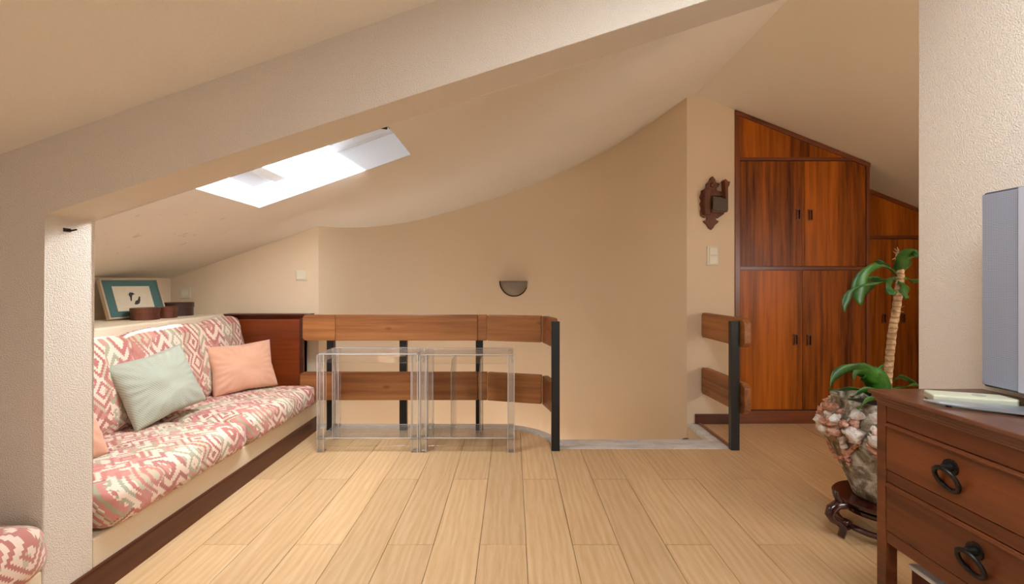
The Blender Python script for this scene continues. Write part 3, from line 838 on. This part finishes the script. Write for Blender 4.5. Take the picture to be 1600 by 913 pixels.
for a, c in zt:
    board('rail_board', (1.565, 2.985), (1.535, 3.597), a + .003, c + .003, M['rail'], rb, th=.045, ch0=.03, ch1=.02)
for c in rb.children:
    if c.name.startswith('rail_board'): pass

# ------------------------------------------------------------------ acrylic tables
def atable(x0, x1, y0, y1, h, label, dividers=()):
    t = thing('acrylic_table', ((x0 + x1) / 2, (y0 + y1) / 2, 0), label, 'table', 'clear acrylic side tables')
    pw = .046
    for px_ in (x0, x1 - pw):
        for py_ in (y0, y1 - pw):
            lg = obj('leg', B(px_, px_ + pw, py_, py_ + pw, 0.0005, h - .012, bev=.004), M['acrylic_post'], t)
            obj('foot_cap', B(px_ - .003, px_ + pw + .003, py_ - .003, py_ + pw + .003, .085, .10, bev=.002), M['acrylic_post'], lg)
    for px_ in (x0, x1 - pw):
        for py_ in (y0, y1 - pw):
            for ex, ey in ((0, 0), (pw - .004, 0), (0, pw - .004)):
                obj('corner_highlight', B(px_ + ex - .0005, px_ + ex + .0035, py_ + ey - .0005, py_ + ey + .0035, .0005, h - .012), M['edge_highlight'], t)  # thin added strips, highlights painted along the leg corners
    for zz_ in (h - .006, .096):
        obj('front_highlight', B(x0 + .01, x1 - .01, y0 + .008, y0 + .012, zz_ - .005, zz_), M['edge_highlight'], t)
        obj('rear_highlight', B(x0 + .01, x1 - .01, y1 - .012, y1 - .008, zz_ - .003, zz_), M['edge_highlight'], t)
    obj('table_top', B(x0 + .01, x1 - .01, y0 + .01, y1 - .01, h - .016, h, bev=.002), M['acrylic_plate'], t)
    obj('shelf', B(x0 + .01, x1 - .01, y0 + .01, y1 - .01, .088, .100, bev=.002), M['acrylic_plate'], t)
    for yy in (y0 + .012, y1 - .022):
        obj('apron', B(x0 + pw, x1 - pw, yy, yy + .010, h - .068, h - .018, bev=.001), M['acrylic'], t)
        obj('lower_apron', B(x0 + pw, x1 - pw, yy, yy + .010, .038, .086, bev=.001), M['acrylic'], t)
    for xx in (x0 + .012, x1 - .022):
        obj('side_apron', B(xx, xx + .010, y0 + pw, y1 - pw, h - .068, h - .018, bev=.001), M['acrylic'], t)
    for xx in dividers:
        obj('divider', PR([(y0 + .02, .102), (y1 - .02, .102), (y1 - .02, h - .05), (y0 + .08, h - .05), (y0 + .02, h - .11)], 'X', xx, xx + .008), M['acrylic_post'], t)
    return t
atable(-1.285, -.622, 2.985, 3.285, .655, 'wider clear acrylic side table next to the bench end')
atable(-.612, .013, 2.985, 3.285, .650, 'clear acrylic side table with inner dividers, nearer the stair opening', (-.41, -.22))

# ------------------------------------------------------------------ closets
YC = 3.60
def X_(px_, y=YC): return (px_ - 801) * y / 711
def Z_(py_, y=YC): return 1.12 + (441 - py_) * y / 711
cl = thing('closet', (2.28, YC, 0), 'tall built-in wooden closet with four doors and a sloping triangular top', 'closet')
xa, xb = 1.757, 2.822
zta = zc(xa) - .004; ztb = zc(xb) - .004
obj('carcass', PR([(xa + .002, .0), (xb - .002, .0), (xb - .002, ztb - .01), (xa + .002, zta - .01)], 'Y', YC + .022, YC + .55), M['closet_frame'], cl)
obj('stile', PR([(xa, 0), (X_(1156), 0), (X_(1156), zc(X_(1156)) - .03), (xa, zta)], 'Y', YC - .006, YC + .022, bev=.002), M['closet_frame'], cl)
obj('stile', PR([(X_(1353), 0), (xb, 0), (xb, ztb), (X_(1353), zc(X_(1353)) - .004)], 'Y', YC - .006, YC + .022, bev=.002), M['closet_frame'], cl)
s = X_(1156)
obj('top_trim', PR([(xa, zta - .032), (xb, ztb - .036), (xb, ztb), (xa, zta)], 'Y', YC - .014, YC + .01, bev=.003), M['closet_rail'], cl)
obj('top_panel', PR([(s, Z_(246)), (X_(1350), Z_(246)), (s, zc(s) - .035)], 'Y', YC, YC + .02), M['closet'], cl)
obj('rail', B(s, X_(1353), YC - .004, YC + .022, Z_(251), Z_(246), bev=.002), M['closet_rail'], cl)
obj('rail', B(s, X_(1353), YC + .000, YC + .022, Z_(422), Z_(417), bev=.002), M['closet_rail'], cl)
obj('plinth', B(xa, xb, YC - .004, YC + .02, 0, Z_(642), bev=.003), M['closet_rail'], cl)
def door(parent, x0, x1, z0, z1, y, hx, hz):
    bm = bmesh.new()
    # door leaf with a real recess for the flush pull
    a, b2, c, d = hx - .014, hx + .014, hz - .036, hz + .036
    xs = [x0, a, b2, x1]; zs = [z0, c, d, z1]
    vs = {}
    for i, x in enumerate(xs):
        for j, z in enumerate(zs): vs[i, j] = bm.verts.new((x, y, z))
    for i in range(3):
        for j in range(3):
            if i == 1 and j == 1: continue
            bm.faces.new([vs[i, j], vs[i + 1, j], vs[i + 1, j + 1], vs[i, j + 1]])
    hole = [vs[1, 1], vs[2, 1], vs[2, 2], vs[1, 2]]
    bk = [bm.verts.new((v.co.x, y + .014, v.co.z)) for v in hole]
    for i in range(4): bm.faces.new([hole[i], hole[(i + 1) % 4], bk[(i + 1) % 4], bk[i]])
    bm.faces.new(bk)
    outer = [vs[0, 0], vs[1, 0], vs[2, 0], vs[3, 0], vs[3, 1], vs[3, 2], vs[3, 3], vs[2, 3], vs[1, 3], vs[0, 3], vs[0, 2], vs[0, 1]]
    ob = [bm.verts.new((v.co.x, y + .02, v.co.z)) for v in outer]
    for i in range(12): bm.faces.new([outer[i], outer[(i + 1) % 12], ob[(i + 1) % 12], ob[i]])
    dr = obj('door', bm, M['closet'], parent)
    b = bmesh.new()
    for q in ((a - .005, b2 + .005, c - .008, c), (a - .005, b2 + .005, d, d + .008), (a - .006, a, c, d), (b2, b2 + .006, c, d)):
        box(b, q[0], q[1], y - .005, y + .003, q[2], q[3])
    box(b, hx - .004, hx + .004, y + .001, y + .012, c, d)
    obj('pull', b, M['closet_frame'], dr)
    return dr
u0, u1, um = s + .003, X_(1353) - .003, X_(1257)
l1 = X_(1254)
door(cl, u0, um - .002, Z_(416) , Z_(252), YC + .001, X_(1247), Z_(335))
door(cl, um + .002, u1, Z_(416), Z_(252), YC + .001, X_(1266), Z_(336))
door(cl, u0, l1 - .002, Z_(640), Z_(423), YC + .001, X_(1243), Z_(531))
door(cl, l1 + .002, u1, Z_(640), Z_(423), YC + .001, X_(1264), Z_(532))
# second closet, set back
Y2 = 4.0
cl2 = thing('closet', (3.2, Y2, 0), 'lower set back wooden closet behind the plant, with a sloping top panel', 'closet')
xa2, xb2 = 2.825, XW - .002
obj('carcass', PR([(xa2, 0), (xb2, 0), (xb2, zc(xb2) - .02), (xa2, zc(xa2) - .02)], 'Y', Y2 + .022, Y2 + .55), M['closet_frame'], cl2)
obj('top_trim', PR([(xa2, zc(xa2) - .04), (xb2, zc(xb2) - .04), (xb2, zc(xb2) - .003), (xa2, zc(xa2) - .003)], 'Y', Y2 - .012, Y2 + .01, bev=.003), M['closet_rail'], cl2)
zr = Z_(368, Y2)
obj('top_panel', PR([(xa2, zr), (xb2, zr), (xb2, zc(xb2) - .04), (xa2, zc(xa2) - .04)], 'Y', Y2, Y2 + .02), M['closet'], cl2)
obj('rail', B(xa2, xb2, Y2 - .004, Y2 + .022, zr - .03, zr, bev=.002), M['closet_rail'], cl2)
obj('plinth', B(xa2, xb2, Y2 - .004, Y2 + .02, 0, .10, bev=.003), M['closet_rail'], cl2)
xm = X_(1393, Y2)
xstart = 2.86
obj('stile', B(xa2, xstart, Y2 - .004, Y2 + .022, .10, zr - .03), M['closet_frame'], cl2)
door(cl2, xstart + .003, xm - .002, .104, zr - .034, Y2 + .001, X_(1381, Y2), Z_(498, Y2))
door(cl2, xm + .002, xb2 - .004, .104, zr - .034, Y2 + .001, X_(1381, Y2) + .17, Z_(498, Y2))

# ------------------------------------------------------------------ dresser
DX, DY1, DY0, DT = 1.10, 1.375, .42, .795
dr = thing('dresser', (1.26, .9, 0), 'brown pine dresser with iron ring pulls in the right foreground', 'dresser')
top = bmesh.new()
XT, YT = DX - .018, DY1 + .012
prof = [(0, .000), (0, -.010), (.006, -.014), (.006, -.020), (.013, -.028), (.013, -.036), (0.016, -.040)]
# stepped moulding as stacked slabs
zz = DT
for dz, ins in ((.012, 0.0), (.010, .006), (.010, .011), (.008, .015)):
    box(top, XT + ins, 1.432, DY0 - .03 + ins, YT - ins, zz - dz, zz, bev=.0025); zz -= dz
obj('table_top', top, M['dressertop'], dr)
ZB = .352
obj('side_panel', B(DX + .02, 1.425, DY1 - .022, DY1 - .004, ZB, zz), M['dresser'], dr)
obj('side_panel', B(DX + .02, 1.425, DY0, DY0 + .018, ZB, zz), M['dresser'], dr)
obj('back_panel', B(1.405, 1.425, DY0 + .018, DY1 - .022, ZB, zz), M['dresser'], dr)
obj('bottom_panel', B(DX + .02, 1.405, DY0 + .018, DY1 - .022, ZB, ZB + .015), M['dresser'], dr)
for y0, y1, x0 in ((DY1 - .032, DY1, DX), (DY0, DY0 + .032, DX), (DY1 - .036, DY1, 1.39), (DY0, DY0 + .036, 1.39)):
    obj('leg', B(x0, x0 + .036, y0, y1, 0, zz, bev=.002), M['dresser'], dr)
ya, yb = DY0 + .032, DY1 - .032
for z0, z1 in ((.708, zz), (.532, .567), (.352, .388)):
    obj('front_rail', B(DX + .003, DX + .022, ya, yb, z0, z1, bev=.002), M['dresser'], dr)
for (z0, z1, zh, ys) in ((.568, .707, .626, (1.14, .66)), (.389, .531, .452, (1.08, .66))):
    b = B(DX + .000, DX + .018, ya + .002, yb - .002, z0 + .001, z1 - .001, bev=.003)
    box(b, DX + .018, 1.38, ya + .01, yb - .01, z0 + .01, z1 - .02)
    d = obj('drawer', b, M['dresser'], dr)
    b = bmesh.new()
    box(b, DX - .006, DX + .002, ya + .002, yb - .002, z1 - .011, z1 - .003, bev=.003)
    obj('moulding', b, M['dresser'], d)
    for yh in ys:
        rg = obj('ring_pull', tube(bmesh.new(), [(DX - .014 - .012 * math.cos(a), yh + .030 * math.sin(a), zh + .0 + .028 * math.cos(a)) for a in [2 * PI * k / 28 for k in range(28)]], .0058, 10, True), M['iron'], d, smooth=True)
        bb = bmesh.new()
        tube(bb, [(DX + .004, yh, zh + .030), (DX - .008, yh, zh + .030), (DX - .022, yh, zh + .030), (DX - .026, yh, zh + .027)], [.012, .011, .009, .004], 10)
        tube(bb, [(DX - .001, yh, zh + .030), (DX - .006, yh, zh + .030)], .020, 12)
        obj('ring_mount', bb, M['iron'], d)
sb = thing('storage_box', (1.27, 1.1, 0), 'dark brown box with a white rim standing under the dresser', 'box')
obj('box_body', B(1.16, 1.375, .80, 1.325, 0.001, .285, bev=.004), M['panel_dark'], sb)
obj('rim', B(1.155, 1.380, .795, 1.33, .285, .298, bev=.003), M['white'], sb)

# things on the dresser
o = bmesh.new()
def rotz_box(cx, cy, cz, sx, sy, sz, ang, bev):
    b = B(-sx / 2, sx / 2, -sy / 2, sy / 2, 0, sz, bev=bev)
    bmesh.ops.transform(b, matrix=Matrix.Translation((cx, cy, cz)) @ Matrix.Rotation(ang, 4, 'Z'), verts=b.verts); return b
hs = thing('handset', (1.22, 1.20, DT), 'pale cream plastic slab lying on the dresser behind the aluminium tray', 'device')
slab_pts = [(1.148, 1.262), (1.140, 1.205), (1.305, 1.135), (1.318, 1.150), (1.290, 1.235)]
slab_pts = [(px_, py_) for px_, py_ in slab_pts]
obj('body', PR([(1.160, 1.285), (1.130, 1.222), (1.292, 1.163), (1.306, 1.172), (1.312, 1.225)], 'Z', DT + .0005, DT + .022, bev=.004), M['cream_slab'], hs)
obj('emblem', lathe(bmesh.new(), [(0, 0), (.014, 0), (.014, .0008), (0, .0008)], (1.245, 1.215, DT + .022), 16), plain('grey_emblem', lin(170, 172, 160), 0.5), hs)
tr = thing('metal_tray', (1.2, 1.1, DT), 'thin aluminium tray with a curved edge lying on the front of the dresser', 'tray')
tp = []
P0, P1 = Vector((1.100, 1.222)), Vector((1.36, 1.045))
tp = [(1.100, 1.222), (1.112, 1.188), (1.160, 1.140), (1.235, 1.085), (1.300, 1.040), (1.345, 1.055), (1.345, 1.11), (1.29, 1.146), (1.13, 1.212)]
obj('tray_plate', PR(tp, 'Z', DT + .006, DT + .012, bev=.002), M['alu'], tr)
for x, y in ((1.135, 1.185), (1.28, 1.08), (1.30, 1.12)): obj('foot', tube(bmesh.new(), [(x, y, DT + .0002), (x, y, DT + .007)], .006, 10), M['tvdark'], tr)

# television
tv = thing('television', (1.33, .75, DT), 'silver flat television with mesh speaker strip at the right edge of the photo', 'television')
TX = 1.300
zb0, zt0 = .832, 1.367
def tvq(y0, y1, x0, x1, z0, z1, bev=.003): return B(x0, x1, y0, y1, z0, z1, bev=bev)
obj('housing', tvq(.30, 1.264, TX + .006, TX + .07, zb0, zt0, .006), M['tvdark'], tv)
obj('speaker_mesh', tvq(1.168, 1.260, TX, TX + .012, zb0 + .006, zt0 - .006, .001), M['mesh'], tv)
obj('speaker_mesh', tvq(.304, .396, TX, TX + .012, zb0 + .006, zt0 - .006, .001), M['mesh'], tv)
b = tvq(1.10, 1.167, TX - .006, TX + .012, zb0 + .004, zt0 - .004); box(b, TX - .006, TX + .012, .397, .46, zb0 + .004, zt0 - .004)
box(b, TX - .006, TX + .012, .46, 1.10, zb0 + .004, zb0 + .06); box(b, TX - .006, TX + .012, .46, 1.10, zt0 - .05, zt0 - .004)
obj('bezel', b, M['silver'], tv)
obj('screen', tvq(.46, 1.10, TX, TX + .01, zb0 + .06, zt0 - .05, 0), M['screen'], tv)
b = tvq(.60, .96, TX - .06, TX + .10, DT + .0005, DT + .014, .004); box(b, TX + .02, TX + .05, .70, .86, DT + .01, zb0 + .02)
obj('stand', b, M['tvdark'], tv)

# ------------------------------------------------------------------ pot stand, pot, plant
PX, PY = 1.645, 2.03
ps = thing('pot_stand', (PX, PY, 0), 'dark red lacquered carved three legged stand under the stone pot', 'stand')
zp = .160
obj('plate', lathe(bmesh.new(), [(0, .0), (.160, 0), (.170, .008), (.180, .012), (.183, .022), (.177, .028), (0, .028)], (PX, PY, zp - .028), 40), M['lacquer'], ps, smooth=False)
obj('apron', lathe(bmesh.new(), [(.150, -.05), (.160, -.05), (.172, -.028), (.160, -.028), (.150, -.05)], (PX, PY, zp), 40), M['lacquer'], ps)
for k in range(3):
    a = math.radians(190 + 120 * k); d = Vector((math.cos(a), math.sin(a)))
    prof = [(.150, .155), (.200, .160), (.240, .185), (.252, .200), (.238, .150), (.205, .125), (.228, .10), (.268, .075), (.262, .040), (.232, .015), (.212, .0)]
    path = [(.17, .135), (.215, .140), (.228, .160)]
    # scrolling cabriole leg
    leg = bmesh.new()
    P = lambda r, z: (PX + d.x * r, PY + d.y * r, z)
    tube(leg, [P(.150, .132), P(.190, .142), P(.228, .146), P(.258, .130), P(.266, .108), P(.252, .086), P(.222, .070), P(.200, .050), P(.200, .026), P(.212, .004)],
         [.014, .019, .021, .021, .020, .018, .018, .017, .015, .014], 12)
    tube(leg, [P(.205, .142), P(.220, .166), P(.234, .188), P(.238, .202), P(.231, .212)], [.018, .015, .013, .013, .006], 10)
    tube(leg, [P(.215, .056), P(.186, .068), P(.168, .060), P(.164, .043), P(.180, .034)], [.016, .016, .015, .013, .007], 10)
    obj('leg', leg, M['lacquer'], ps, smooth=True)
obj('ring_stretcher', tube(bmesh.new(), [(PX + .165 * math.cos(2 * PI * k / 40), PY + .165 * math.sin(2 * PI * k / 40), .050) for k in range(40)], .013, 10, True), M['lacquer'], ps, smooth=True)

pot = thing('stone_pot', (PX, PY, zp), 'weathered stone pot crusted with pale shells behind the dresser', 'pot')
prof = [(0, 0), (.095, 0), (.105, .01), (.125, .06), (.150, .12), (.175, .18), (.200, .25), (.216, .31), (.218, .345), (.205, .375), (.186, .395), (.184, .41), (.190, .425), (.182, .43), (.160, .425), (.155, .38)]
prof = [(r, z * 1.035) for r, z in prof]
bm = lathe(bmesh.new(), prof, (PX, PY, zp), 56)
bmesh.ops.subdivide_edges(bm, edges=[e for e in bm.edges if e.calc_length() > .04], cuts=1)
for v in bm.verts:
    r = Vector((v.co.x - PX, v.co.y - PY, 0))
    if r.length > .02: v.co += r.normalized() * (.008 * noise.noise(v.co * 14) + .004 * noise.noise(v.co * 40))
obj('body', bm, M['pot'], pot, smooth=True)
obj('soil', lathe(bmesh.new(), [(0, 0), (.16, 0)], (PX, PY, zp + .40), 30), M['soil'], pot)
rnd = random.Random(4)
def shell_at(ang, z, r, s):
    b = bmesh.new(); bmesh.ops.create_icosphere(b, subdivisions=2, radius=1)
    ax = Vector((rnd.uniform(.7, 1.4), rnd.uniform(.6, 1.1), rnd.uniform(.6, 1.2)))
    rot = Matrix.Rotation(rnd.uniform(0, 6), 4, 'Z') @ Matrix.Rotation(rnd.uniform(0, 3), 4, 'X')
    for v in b.verts:
        p = v.co
        rid = 1 + .22 * math.sin(9 * math.atan2(p.y, p.x)) + .35 * noise.noise(p * 2.2 + Vector((z * 30, ang, 0)))
        v.co = Vector([p[i] * ax[i] * s * rid for i in range(3)])
    bmesh.ops.transform(b, matrix=Matrix.Translation((PX + r * math.cos(ang), PY + r * math.sin(ang), z)) @ rot, verts=b.verts)
    return b
for i in range(64):
    ang = math.radians(150 + i * 360 / 64 * 3.37)
    row = i % 4
    z = zp + (.385, .355, .325, .295)[row] + rnd.uniform(-.012, .012)
    r = (.196, .214, .222, .222)[row]
    pink = rnd.random() < .16
    o = obj('shell', shell_at(ang, z, r, rnd.uniform(.018, .032)), M['rope'] if pink else M['shell'], pot, smooth=True)
    if pink: o['label'] = 'pinkish shell'
for i in range(7):   # big cluster at the left shoulder
    ang = math.radians(196 + rnd.uniform(-14, 14)); z = zp + .335 + rnd.uniform(-.03, .05)
    obj('shell', shell_at(ang, z, .240 + rnd.uniform(-.01, .02), rnd.uniform(.020, .030)), M['shell'] if i % 3 else M['rope'], pot, smooth=True)
for i in range(7):   # trail running down the left edge
    t_ = i / 6
    obj('shell', shell_at(math.radians(193), zp + .285 - .12 * t_, .220 - .042 * t_, .018 - .005 * t_), M['shell'] if i < 3 else M['rope'], pot, smooth=True)
def prad(z):
    for (r0, z0), (r1, z1) in zip(prof[1:-3], prof[2:-2]):
        if z0 <= z <= z1 and z1 > z0: return r0 + (r1 - r0) * (z - z0) / (z1 - z0)
    return .2
for s0 in range(4):  # rope garlands hanging from the shell band
    for ph in range(3):
        pts = []; 
        for k in range(25):
            u = k / 24; ang = math.radians(218 + 90 * s0 + 84 * u); z = .285 - .12 * math.sin(PI * u)
            rr = prad(z) + .010; tw = ph * 2 * PI / 3 + u * 26
            pts.append((PX + (rr + .006 * math.cos(tw)) * math.cos(ang), PY + (rr + .006 * math.cos(tw)) * math.sin(ang), zp + z + .007 * math.sin(tw)))
        o = obj('rope_strand', tube(bmesh.new(), pts, .0058, 6), M['rope'], pot, smooth=True)

# plant
plant = thing('dracaena', (PX + .03, PY - .02, zp + .40), 'dracaena with a tall bare ringed cane growing in the stone pot', 'plant')
PYp = PY - .02
def pp_(x, y, d=0.0):
    Y = PYp + d; return Vector(((x - 801) * Y / 711, Y, 1.12 + (441 - y) * Y / 711))
cane = [pp_(1386, 608 + 20), pp_(1386, 600), pp_(1390, 560), pp_(1394, 520), pp_(1401, 480), pp_(1406, 440), pp_(1407, 412), pp_(1404, 400)]
b = bmesh.new()
n = 46; path = []; rad = []
for i in range(n + 1):
    u = i / n * (len(cane) - 1); k = min(int(u), len(cane) - 2); f = u - k
    p = cane[k].lerp(cane[k + 1], f) + Vector((.003 * noise.noise(Vector((i * .7, 0, 0))), 0, 0))
    path.append(p); rad.append(.0162 - .003 * i / n + (.0022 if i % 2 else 0) + .0015 * noise.noise(Vector((i, 3, 0))))
tube(b, path, rad, 12)
obj('cane', b, M['trunk'], plant, smooth=True)
b = bmesh.new()
tube(b, [pp_(1403, 403), pp_(1402, 395), pp_(1404, 390)], [.009, .006, .002], 6)
for (a, c) in (((1402, 398), (1395, 392)), ((1403, 394), (1397, 388)), ((1401, 402), (1394, 406)), ((1404, 396), (1402, 386)), ((1405, 482), (1413, 478)), ((1404, 486), (1412, 488)), ((1398, 478), (1394, 472))):
    tube(b, [pp_(*a), pp_(*c)], [.003, .001], 5)
obj('dry_tip', b, M['trunk'], plant)
def leaf(p, w, fold=.25, mat='leaf', tw=0.0, stem=0.0):
    """strap leaf along control points p (world), half width w"""
    b = bmesh.new(); pts = []
    N = 14
    for i in range(N + 1):
        u = i / N * (len(p) - 1); k = min(int(u), len(p) - 2); f = u - k
        a0, a1, a2, a3 = p[max(k - 1, 0)], p[k], p[k + 1], p[min(k + 2, len(p) - 1)]
        pts.append(0.5 * (2 * a1 + (a2 - a0) * f + (2 * a0 - 5 * a1 + 4 * a2 - a3) * f * f + (-a0 + 3 * a1 - 3 * a2 + a3) * f ** 3))
    rows = []
    for i, q in enumerate(pts):
        t = (pts[min(i + 1, N)] - pts[max(i - 1, 0)]).normalized()
        side = t.cross(Vector((0, math.sin(tw), math.cos(tw)))).normalized()
        if side.length < .1: side = Vector((0, 1, 0))
        nn = side.cross(t).normalized()
        u = i / N; ww = w * (max(0.0, math.sin(PI * min(1, u * .93 + .07)) ** .6) * (1 if u > .12 else .35 + 5.4 * u))
        if u < stem: ww = .0035
        elif stem: ww = w * max(0.08, math.sin(PI * min(1, (u - stem) / (1 - stem) * .9 + .1)) ** .6)
        wave = .006 * math.sin(u * 15)
        rows.append([b.verts.new(q + side * ww * s + nn * (abs(s) * ww * fold + wave * s)) for s in (-1, -.5, 0, .5, 1)])
    for a, c in zip(rows, rows[1:]):
        for k in range(4): b.faces.new([a[k], a[k + 1], c[k + 1], c[k]])
    o = obj('leaf', b, M[mat], plant, smooth=True)
    sm = o.modifiers.new('s', 'SOLIDIFY'); sm.thickness = .0012
    return o
Lf = [([(1402, 432, 0), (1388, 418, -.02), (1372, 416, -.05), (1354, 430, -.07), (1344, 454, -.08), (1346, 478, -.08)], .034, 1.2),
      ([(1400, 440, 0), (1380, 438, .02), (1362, 440, .04), (1356, 450, .05), (1352, 462, .06)], .034, 1.0),
      ([(1400, 436, 0), (1376, 442, -.05), (1350, 446, -.08), (1332, 456, -.10), (1322, 472, -.11), (1320, 490, -.11)], .016, 1.2),
      ([(1406, 428, 0), (1410, 412, -.03), (1418, 400, -.06), (1427, 396, -.07), (1431, 402, -.08)], .034, .6),
      ([(1408, 432, 0), (1416, 418, .03), (1420, 406, .05), (1414, 400, .07)], .030, .5),
      ([(1408, 438, 0), (1415, 446, -.03), (1416, 458, -.06), (1413, 466, -.07)], .030, 1.4),
      ([(1408, 436, 0), (1420, 436, .03), (1432, 440, .06), (1446, 442, .09), (1456, 450, .1)], .018, .4),
      ([(1398, 436, 0), (1392, 444, -.05), (1394, 454, -.07), (1398, 462, -.08)], .024, 1.3),
      ([(1404, 434, 0), (1390, 420, .06), (1376, 412, .08), (1364, 408, .10)], .014, .6)]
for i_, (pts_, w, tw) in enumerate(Lf): leaf([pp_(a, c, d) for a, c, d in pts_], w, .3, 'leaf', tw, stem=(.42, .35, .45, 0, 0, 0, .3, 0, .3)[i_])
Lb = [([(1384, 614, -.02), (1372, 594, -.05), (1352, 578, -.10), (1326, 578, -.14), (1306, 588, -.16), (1297, 608, -.17)], .026, 1.2),
      ([(1384, 614, -.02), (1370, 596, -.05), (1350, 584, -.09), (1338, 584, -.12), (1334, 598, -.14)], .022, 1.2),
      ([(1384, 618, -.02), (1378, 602, -.04), (1362, 588, -.06), (1348, 590, -.08)], .046, 1.2),
      ([(1384, 616, 0), (1360, 612, -.04), (1330, 610, -.08), (1296, 610, -.12)], .018, .5),
      ([(1384, 616, 0), (1370, 618, -.07), (1352, 612, -.13), (1330, 622, -.15)], .024, .8),
      ([(1386, 612, .02), (1378, 594, .05), (1378, 578, .08), (1382, 570, .10)], .034, .9),
      ([(1388, 614, 0), (1372, 624, -.10), (1356, 628, -.16), (1340, 640, -.19)], .028, .8),
      ([(1388, 612, .02), (1410, 606, .08), (1430, 603, .12), (1446, 606, .15)], .018, .4),
      ([(1386, 612, 0), (1392, 596, .06), (1412, 592, .12), (1434, 604, .14)], .020, .6)]
for pts_, w, tw in Lb: leaf([pp_(a, c, d) for a, c, d in pts_], w, .3, 'leaf', tw)
